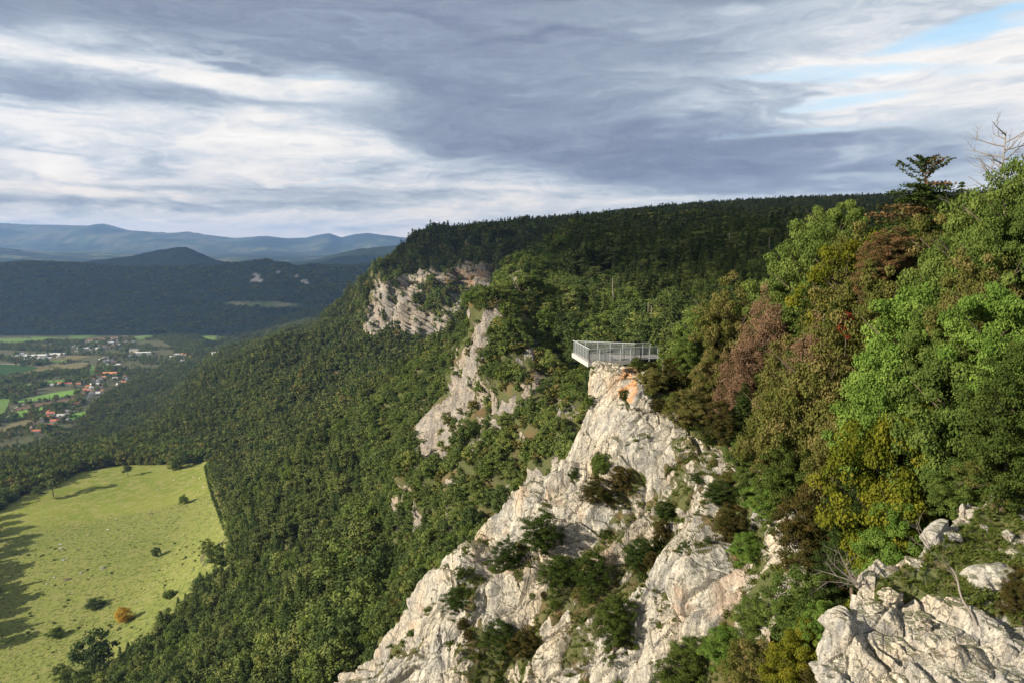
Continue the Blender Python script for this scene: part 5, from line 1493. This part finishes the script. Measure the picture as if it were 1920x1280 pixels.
# village street and lanes
def lane(pts_, w, col="road_asphalt"):
    xy = land_xy(pts_)
    if len(xy) < 2: return
    A_ = np.array(xy); fine_ = [A_[0]]
    for a, b_ in zip(A_[:-1], A_[1:]):
        k = max(1, int(np.linalg.norm(b_ - a) / 15))
        for j in range(1, k + 1): fine_.append(a + (b_ - a) * j / k)
    A_ = np.array(fine_); T_ = np.gradient(A_, axis=0); T_ /= np.linalg.norm(T_, axis=1, keepdims=True); Nn = np.stack([-T_[:, 1], T_[:, 0]], 1)
    V_ = []
    for p, n_ in zip(A_, Nn):
        for s in (-1, 1):
            q_ = p + n_ * s * w / 2; z_ = ground_z(q_[0], q_[1]); V_.append((q_[0], q_[1], (z_ if z_ is not None else -430) + .9))
    add("road", mesh_np("road", V_, np.array([[2*i, 2*i+2, 2*i+3, 2*i+1] for i in range(len(A_) - 1)]), [M[col]]), kind="structure")
M["road_asphalt"] = simple("road_asphalt", (.20, .19, .18), .9); M["track_gravel"] = simple("track_gravel", (.30, .27, .21), .9)
lane([(88,812),(97,798),(110,784),(128,768),(146,752),(166,732),(180,716),(200,702),(226,692)], 11)
lane([(216,684),(228,690),(234,696)], 9, "track_gravel"); lane([(0,682),(60,685),(165,680)], 6, "track_gravel"); lane([(240,636),(330,620)], 8, "track_gravel")
lane([(150,643),(238,630)], 7, "track_gravel"); lane([(5,792),(28,765),(62,748)], 5, "track_gravel")
# hedgerows and orchard trees of the valley floor
HR = [[(0,722),(60,708),(110,700),(150,697),(168,694)], [(-20,735),(40,728),(90,721)], [(0,745),(30,742),(70,734)], [(20,757),(40,752)], [(84,770),(110,765),(165,758)], [(0,790),(30,782),(70,775)], [(0,672),(40,682),(80,682),(92,679)],
      [(85,644),(150,645)], [(182,692),(228,696)], [(0,650),(60,655),(130,658)]]
vp, vi, vj = scatter(MAIN, None, .0042)
vpx, vpy = project(vp)
okk = np.zeros(len(vp), bool)
for hl_ in HR:
    for a, b_ in zip(hl_[:-1], hl_[1:]):
        t_ = (vpx - a[0]) / (b_[0] - a[0]); yl = a[1] + t_ * (b_[1] - a[1]); okk |= (t_ >= 0) & (t_ <= 1) & (np.abs(vpy - yl) < 4.5)
for vl in VILL: okk |= inpoly(vpx, vpy, vl) & (rng.random(len(vp)) < .30)
okk &= (vp[:, 1] > 1300)
vp = vp[okk]; nv = len(vp); hv = 10 + 6 * rng.random(nv)
print("valley trees", nv)
instancer("hedgerows", vp, np.stack([hv * 1.4, hv * 1.4, hv], 1), np.stack([0 * hv, 0 * hv, rng.random(nv) * 6.28], 1), inst_idx((rng.random(nv) < .1).astype(int), 4, 3, 3), FMOD, kind="stuff")
# ------------------------------------------------------------------ light, sky, air
def vn2(x, y, seed=0):
    ix = np.floor(x).astype(np.int64); iy = np.floor(y).astype(np.int64)
    fx = x - ix; fy = y - iy
    fx = fx * fx * fx * (fx * (fx * 6 - 15) + 10); fy = fy * fy * fy * (fy * (fy * 6 - 15) + 10)
    z = np.zeros_like(ix)
    h = lambda a, b_: _hash(ix + a, iy + b_, z, seed)
    return (h(0, 0) * (1 - fx) + h(1, 0) * fx) * (1 - fy) + (h(0, 1) * (1 - fx) + h(1, 1) * fx) * fy
def fb2(x, y, o=5, seed=0, gain=.5):
    a, s, n = 1.0, 0.0, 0.0
    for k in range(o):
        s = s + a * vn2(x * 2.07 ** k + 31.7 * k, y * 2.07 ** k + 11.3 * k, seed + k); n += a; a *= gain
    return s / n
def cloud_cover(Wd=2200, Hd=800, A=2.4, E0=-.02, E1=.85):
    """colours of the cloud cover over bearing (-A/2..A/2) and height angle (E0..E1), grown from noise and a plan of where the banks lie"""
    az = ((np.arange(Wd) + .5) / Wd - .5) * A
    el = E0 + (np.arange(Hd) + .5) / Hd * (E1 - E0)
    az, el = np.meshgrid(az, el)
    e = np.maximum(el, 0)
    d = 1.0 / (np.tan(e) + .075)                      # distance along the cloud ceiling
    cx = np.tan(np.clip(az, -1.3, 1.3)) * d; cy_ = d
    w1 = fb2(cx * .9 + 3, cy_ * 1.0, 5, 1) - .5; w2 = fb2(cx * .9 + 50, cy_ * 1.0 + 9, 5, 7) - .5
    n1 = fb2(az * 5 + 5, el * 26, 5, 21) - .5; n2 = fb2(az * 5 + 50, el * 26 + 7, 5, 27) - .5
    aw = az + n1 * .26; ew = el + n2 * .060 + w2 * .03 * smooth(0, .1, e)
    def blob(px_, py_, rx, ry, tilt=0.0, soft=2.6):
        a0 = math.atan((px_ - 960) / F); e0 = math.atan((640 - py_) / F) - PITCH
        a = (aw - a0) / (rx / F); b_ = (ew - e0 - (aw - a0) * tilt) / (ry / F)
        return np.exp(-np.power(a * a + b_ * b_, soft / 2))
    def total(L_):
        s = 0
        for wt_, b_ in L_: s = s + wt_ * blob(*b_)
        return s
    dark = total([(.60, (300, -10, 900, 95, -.02)), (.45, (120, 80, 420, 42, -.05)), (.62, (760, 120, 480, 62, -.12)), (.38, (1250, 120, 420, 90, 0)),
        (.95, (960, 225, 330, 66, -.14)), (1.15, (1240, 305, 440, 52, 0)), (.85, (1500, 303, 250, 44, 0)), (.40, (240, 208, 330, 26, -.05)),
        (.42, (470, 212, 260, 20, -.06)), (.50, (640, 372, 300, 13, 0)), (.36, (330, 352, 260, 8, 0)), (.38, (200, 404, 460, 9, 0)), (.6, (100, 298, 80, 6, 0)), (.5, (318, 308, 45, 9, 0)), (.4, (760, 331, 60, 5, 0)),
        (.42, (1330, 195, 230, 9, -.16)), (.45, (1560, 222, 210, 7, -.06)), (.3, (1700, 285, 150, 22, 0)), (.40, (900, -40, 1300, 90, 0)), (.35, (60, 175, 200, 12, 0)), (.45, (500, 390, 260, 7, 0)), (.2, (420, 425, 500, 6, 0)), (.3, (1230, 40, 500, 80, 0))])
    bright = total([(.95, (40, 138, 150, 34, -.10)), (.62, (330, 165, 330, 14, -.12)), (.65, (110, 255, 330, 22, 0)), (.95, (700, 285, 190, 20, -.10)), (1.0, (165, 345, 90, 36, 0)), (.6, (30, 330, 150, 36, 0)),
        (.45, (480, 318, 330, 18, 0)), (.55, (560, 245, 220, 22, -.05)), (.75, (900, 352, 260, 20, 0)), (.55, (1230, 385, 360, 12, .03)), (.8, (1640, 170, 420, 45, 0)), (.95, (1790, 225, 260, 50, 0)), (.8, (1650, 325, 90, 8, 0)),
        (.7, (1850, 320, 140, 30, 0)), (.45, (1720, 55, 260, 50, 0)), (.55, (1200, 225, 70, 14, 0)), (.6, (1600, 268, 200, 8, 0)), (.8, (560, 430, 520, 14, 0)), (.7, (300, 375, 330, 14, 0)), (.5, (760, 425, 90, 7, 0)), (.5, (1480, 80, 240, 22, 0))])
    blue = total([(1.0, (1540, 20, 130, 32, 0)), (1.0, (1850, 125, 170, 20, .08)), (.75, (1570, 195, 260, 16, 0)), (.55, (1480, 262, 250, 8, 0)), (.6, (650, 346, 100, 4, 0)), (.35, (560, 165, 130, 10, -.1)), (.4, (1890, 40, 120, 50, 0)), (.35, (120, 412, 260, 4, 0))])
    st = fb2(az * 8 + cx * .25 + n2 * 1.5, el * 52 + n1 * 5, 7, 41, .60) - .5      # streaks
    rp = 1 - np.abs(2 * fb2(az * 16 + n2 * 7 + w1 * 2, el * 95 + n1 * 9, 5, 51, .55) - 1) * 2.2
    st2 = np.clip(rp, 0, 1) ** 2 - .35                                              # crisp billow edges
    pu = np.abs(fb2(cx * 1.6 + w1 * 2, cy_ * 1.4 + w2 * 2, 6, 61, .55) - .5) * 2
    tex = st * .95 + st2 * .16 + (pu - .35) * .22 * smooth(.02, .12, e) + w1 * .30
    dark = 1.05 * np.tanh(dark / 1.05 * 1.1)
    quiet = 1 - .55 * smooth(.2, .8, dark)
    lum = .62 + np.tanh(bright * 1.1) * .27 - dark * .36 + tex * .56 * quiet
    stops = [(.02, (.118, .142, .225)), (.12, (.162, .195, .290)), (.24, (.230, .275, .375)), (.38, (.335, .395, .490)), (.52, (.50, .565, .64)), (.66, (.69, .725, .77)), (.80, (.88, .86, .84)), (1.0, (1.02, .98, .93))]
    xs = [s_[0] for s_ in stops]
    rgb = np.stack([np.interp(lum, xs, [s_[1][c_] for s_ in stops]) for c_ in range(3)], -1)
    rgb *= np.array([1.0, 1.0, 1.0]) + (smooth(.12, .0, e) * smooth(.3, -.6, az))[..., None] * np.array([.05, 0, -.03])
    rgb *= 1 + (smooth(.085, .0, e))[..., None] * np.array([.30, .20, .02])
    bf = np.clip((blue * 1.0 + tex * .6 - .30) * 1.5, 0, 1)
    rgba = np.concatenate([rgb, 1 - bf[..., None] * .85], -1).astype(np.float32)
    im = bpy.data.images.new("cloud_cover", Wd, Hd, alpha=True, float_buffer=True)
    im.colorspace_settings.name = "Linear Rec.709"; im.alpha_mode = "CHANNEL_PACKED"
    im.pixels.foreach_set(rgba.ravel()); im.update(); im.pack()
    return im, A, E0, E1

SUN_EL, SUN_AZ = R(23), math.atan2(-.93, -.36)       # azimuth from +Y towards +X
sd = Vector((math.sin(SUN_AZ) * math.cos(SUN_EL), math.cos(SUN_AZ) * math.cos(SUN_EL), math.sin(SUN_EL)))
sl = bpy.data.lights.new("sun", "SUN"); sl.energy = 5.0; sl.angle = R(.6); sl.color = (1.0, .90, .74)
so = bpy.data.objects.new("sun", sl); COL.objects.link(so)
so.rotation_euler = (-sd).to_track_quat("-Z", "Y").to_euler()

world = bpy.data.worlds.new("World"); scene.world = world; world.use_nodes = True
wt = world.node_tree; wt.nodes.clear()
m = NT.__new__(NT); m.t = wt; m.mat = None
m.out = wt.nodes.new("ShaderNodeOutputWorld")
tc = m.n("TexCoord"); g = tc.outputs["Generated"]
sx = m.n("SeparateXYZ"); m.l(g, sx.inputs[0])
x, y, z = sx.outputs
az = m.math("ARCTAN2", x, y)
el = m.math("ARCSINE", z)
im, SA, SE0, SE1 = cloud_cover()
cb = m.n("CombineXYZ"); m.l(m.math("MULTIPLY_ADD", az, 1 / SA, .5), cb.inputs[0]); m.l(m.math("MULTIPLY_ADD", el, 1 / (SE1 - SE0), -SE0 / (SE1 - SE0)), cb.inputs[1])
ti = m.n("TexImage"); ti.image = im; ti.extension = "MIRROR"; ti.interpolation = "Cubic"
m.l(cb.outputs[0], ti.inputs[0]); cc = ti.outputs[0]
bfac = m.math("SUBTRACT", 1, ti.outputs[1])
sky = m.n("TexSky"); sky.sky_type = "NISHITA"; sky.sun_disc = False; sky.sun_elevation = SUN_EL; sky.sun_rotation = SUN_AZ
bg1 = m.n("Background", Strength=.10); m.l(sky.outputs[0], bg1.inputs[0])
SKYK = .50
world.cycles.sampling_method = 'MANUAL'; world.cycles.sample_map_resolution = 512
bg2 = m.n("Background", Strength=SKYK); m.l(cc, bg2.inputs[0])
bgb = m.n("Background", Strength=SKYK); bgb.inputs[0].default_value = (.42, .70, .90, 1)
mx0 = m.n("MixShader", Fac=.35); m.l(bgb.outputs[0], mx0.inputs[1]); m.l(bg1.outputs[0], mx0.inputs[2])
mx = m.n("MixShader"); m.l(bfac, mx.inputs[0]); m.l(bg2.outputs[0], mx.inputs[1]); m.l(mx0.outputs[0], mx.inputs[2])
m.l(mx.outputs[0], m.out.inputs[0])

# air
hm = NT("haze_air")
pv = hm.n("VolumePrincipled", Density=3.4e-5, Anisotropy=.25)
pv.inputs["Color"].default_value = (.34, .56, 1.0, 1)
hm.l(pv.outputs[0], hm.out.inputs["Volume"])
g = Geo(); g.box((0, 13500, 60), (66000, 34000, 1060 + 2)); 
add("haze", g.mesh("haze", [hm.mat]), kind="stuff")

# unseen cloud banks added left of the view to shade far hills and plateau
cm = NT("shade_cloud"); cd = cm.n("BsdfDiffuse"); cd.inputs[0].default_value = (.85, .85, .87, 1); ctr = cm.n('BsdfTransparent'); cmx = cm.n('MixShader', Fac=.42); cm.l(cd.outputs[0], cmx.inputs[1]); cm.l(ctr.outputs[0], cmx.inputs[2]); cm.l(cmx.outputs[0], cm.out.inputs[0])
def cloud(name, shade_poly, alt, label, wig=700, st=130.0):
    """a lumpy cloud deck placed so that its shadow covers the given ground polygon"""
    k = alt / sd.z
    pl = [(px_ + sd.x * k, py_ + sd.y * k) for px_, py_ in shade_poly]
    xs = [p[0] for p in pl]; ysv = [p[1] for p in pl]
    gx = np.arange(min(xs) - 200, max(xs) + 200, st); gy = np.arange(min(ysv) - 200, max(ysv) + 200, st)
    GX, GY = np.meshgrid(gx, gy)
    PPq = np.stack([GX, GY, 0 * GX], -1)
    w = (fbm(PPq / 600, 4, 9) - .5)
    ins = inpoly(GX + w * wig, GY + w * wig, pl)
    th = 60 + 160 * fbm(PPq / 400, 4, 6)
    idx = -np.ones(GX.shape, int); V = []; Fs = []
    nr_, nc_ = GX.shape
    top = np.stack([GX, GY, alt + th], -1).reshape(-1, 3); bot = np.stack([GX, GY, alt - th * .3], -1).reshape(-1, 3)
    n = nr_ * nc_
    q = grid_faces(nr_, nc_); keep = ins.ravel()[q].all(1); q = q[keep]
    up = q; dn = q[:, ::-1] + n
    e = {}
    for f in q.tolist():
        for a, b_ in zip(f, f[1:] + f[:1]):
            e[(a, b_)] = 1
    side = [[a, a + n, b_ + n, b_][::-1] for (a, b_) in e if (b_, a) not in e]
    me = mesh_np(name, np.concatenate([top, bot]), [np.concatenate([up, dn, np.array(side)])], [cm.mat], None, True)
    add(name, me, kind="structure", label=label)
CLOUDS = True
if CLOUDS:
    cloud("cloud", [(-12000, 2950), (-1180, 2900), (-900, 2650), (-600, 2560), (300, 2700), (1500, 3500), (2000, 8000), (1000, 9500), (-12000, 9500)], 3000, "unseen cloud bank added to shade the far wooded hills")
    cloud("cloud", [(20, 600), (85, 440), (135, 340), (112, 230), (96, 160), (150, 115), (2600, 110), (2500, 1900), (-190, 1600), (-170, 1120), (-80, 1010), (60, 850)], 1300, "unseen cloud bank added to shade the wooded plateau", 90, 40.0)

# ------------------------------------------------------------------ render settings
scene.render.engine = "CYCLES"
cy = scene.cycles
cy.use_denoising = True
try: cy.denoiser = "OPENIMAGEDENOISE"; cy.denoising_input_passes = "RGB_ALBEDO_NORMAL"; cy.denoising_prefilter = "ACCURATE"
except Exception: pass
cy.max_bounces = 4; cy.diffuse_bounces = 2; cy.glossy_bounces = 1; cy.transmission_bounces = 2; cy.transparent_max_bounces = 8; cy.volume_bounces = 0
cy.use_adaptive_sampling = True; cy.adaptive_threshold = .01
cy.sample_clamp_indirect = 6
cy.caustics_reflective = False; cy.caustics_refractive = False
scene.view_settings.view_transform = "Standard"; scene.view_settings.look = "None"
scene.view_settings.exposure = EXPO; scene.view_settings.gamma = 1
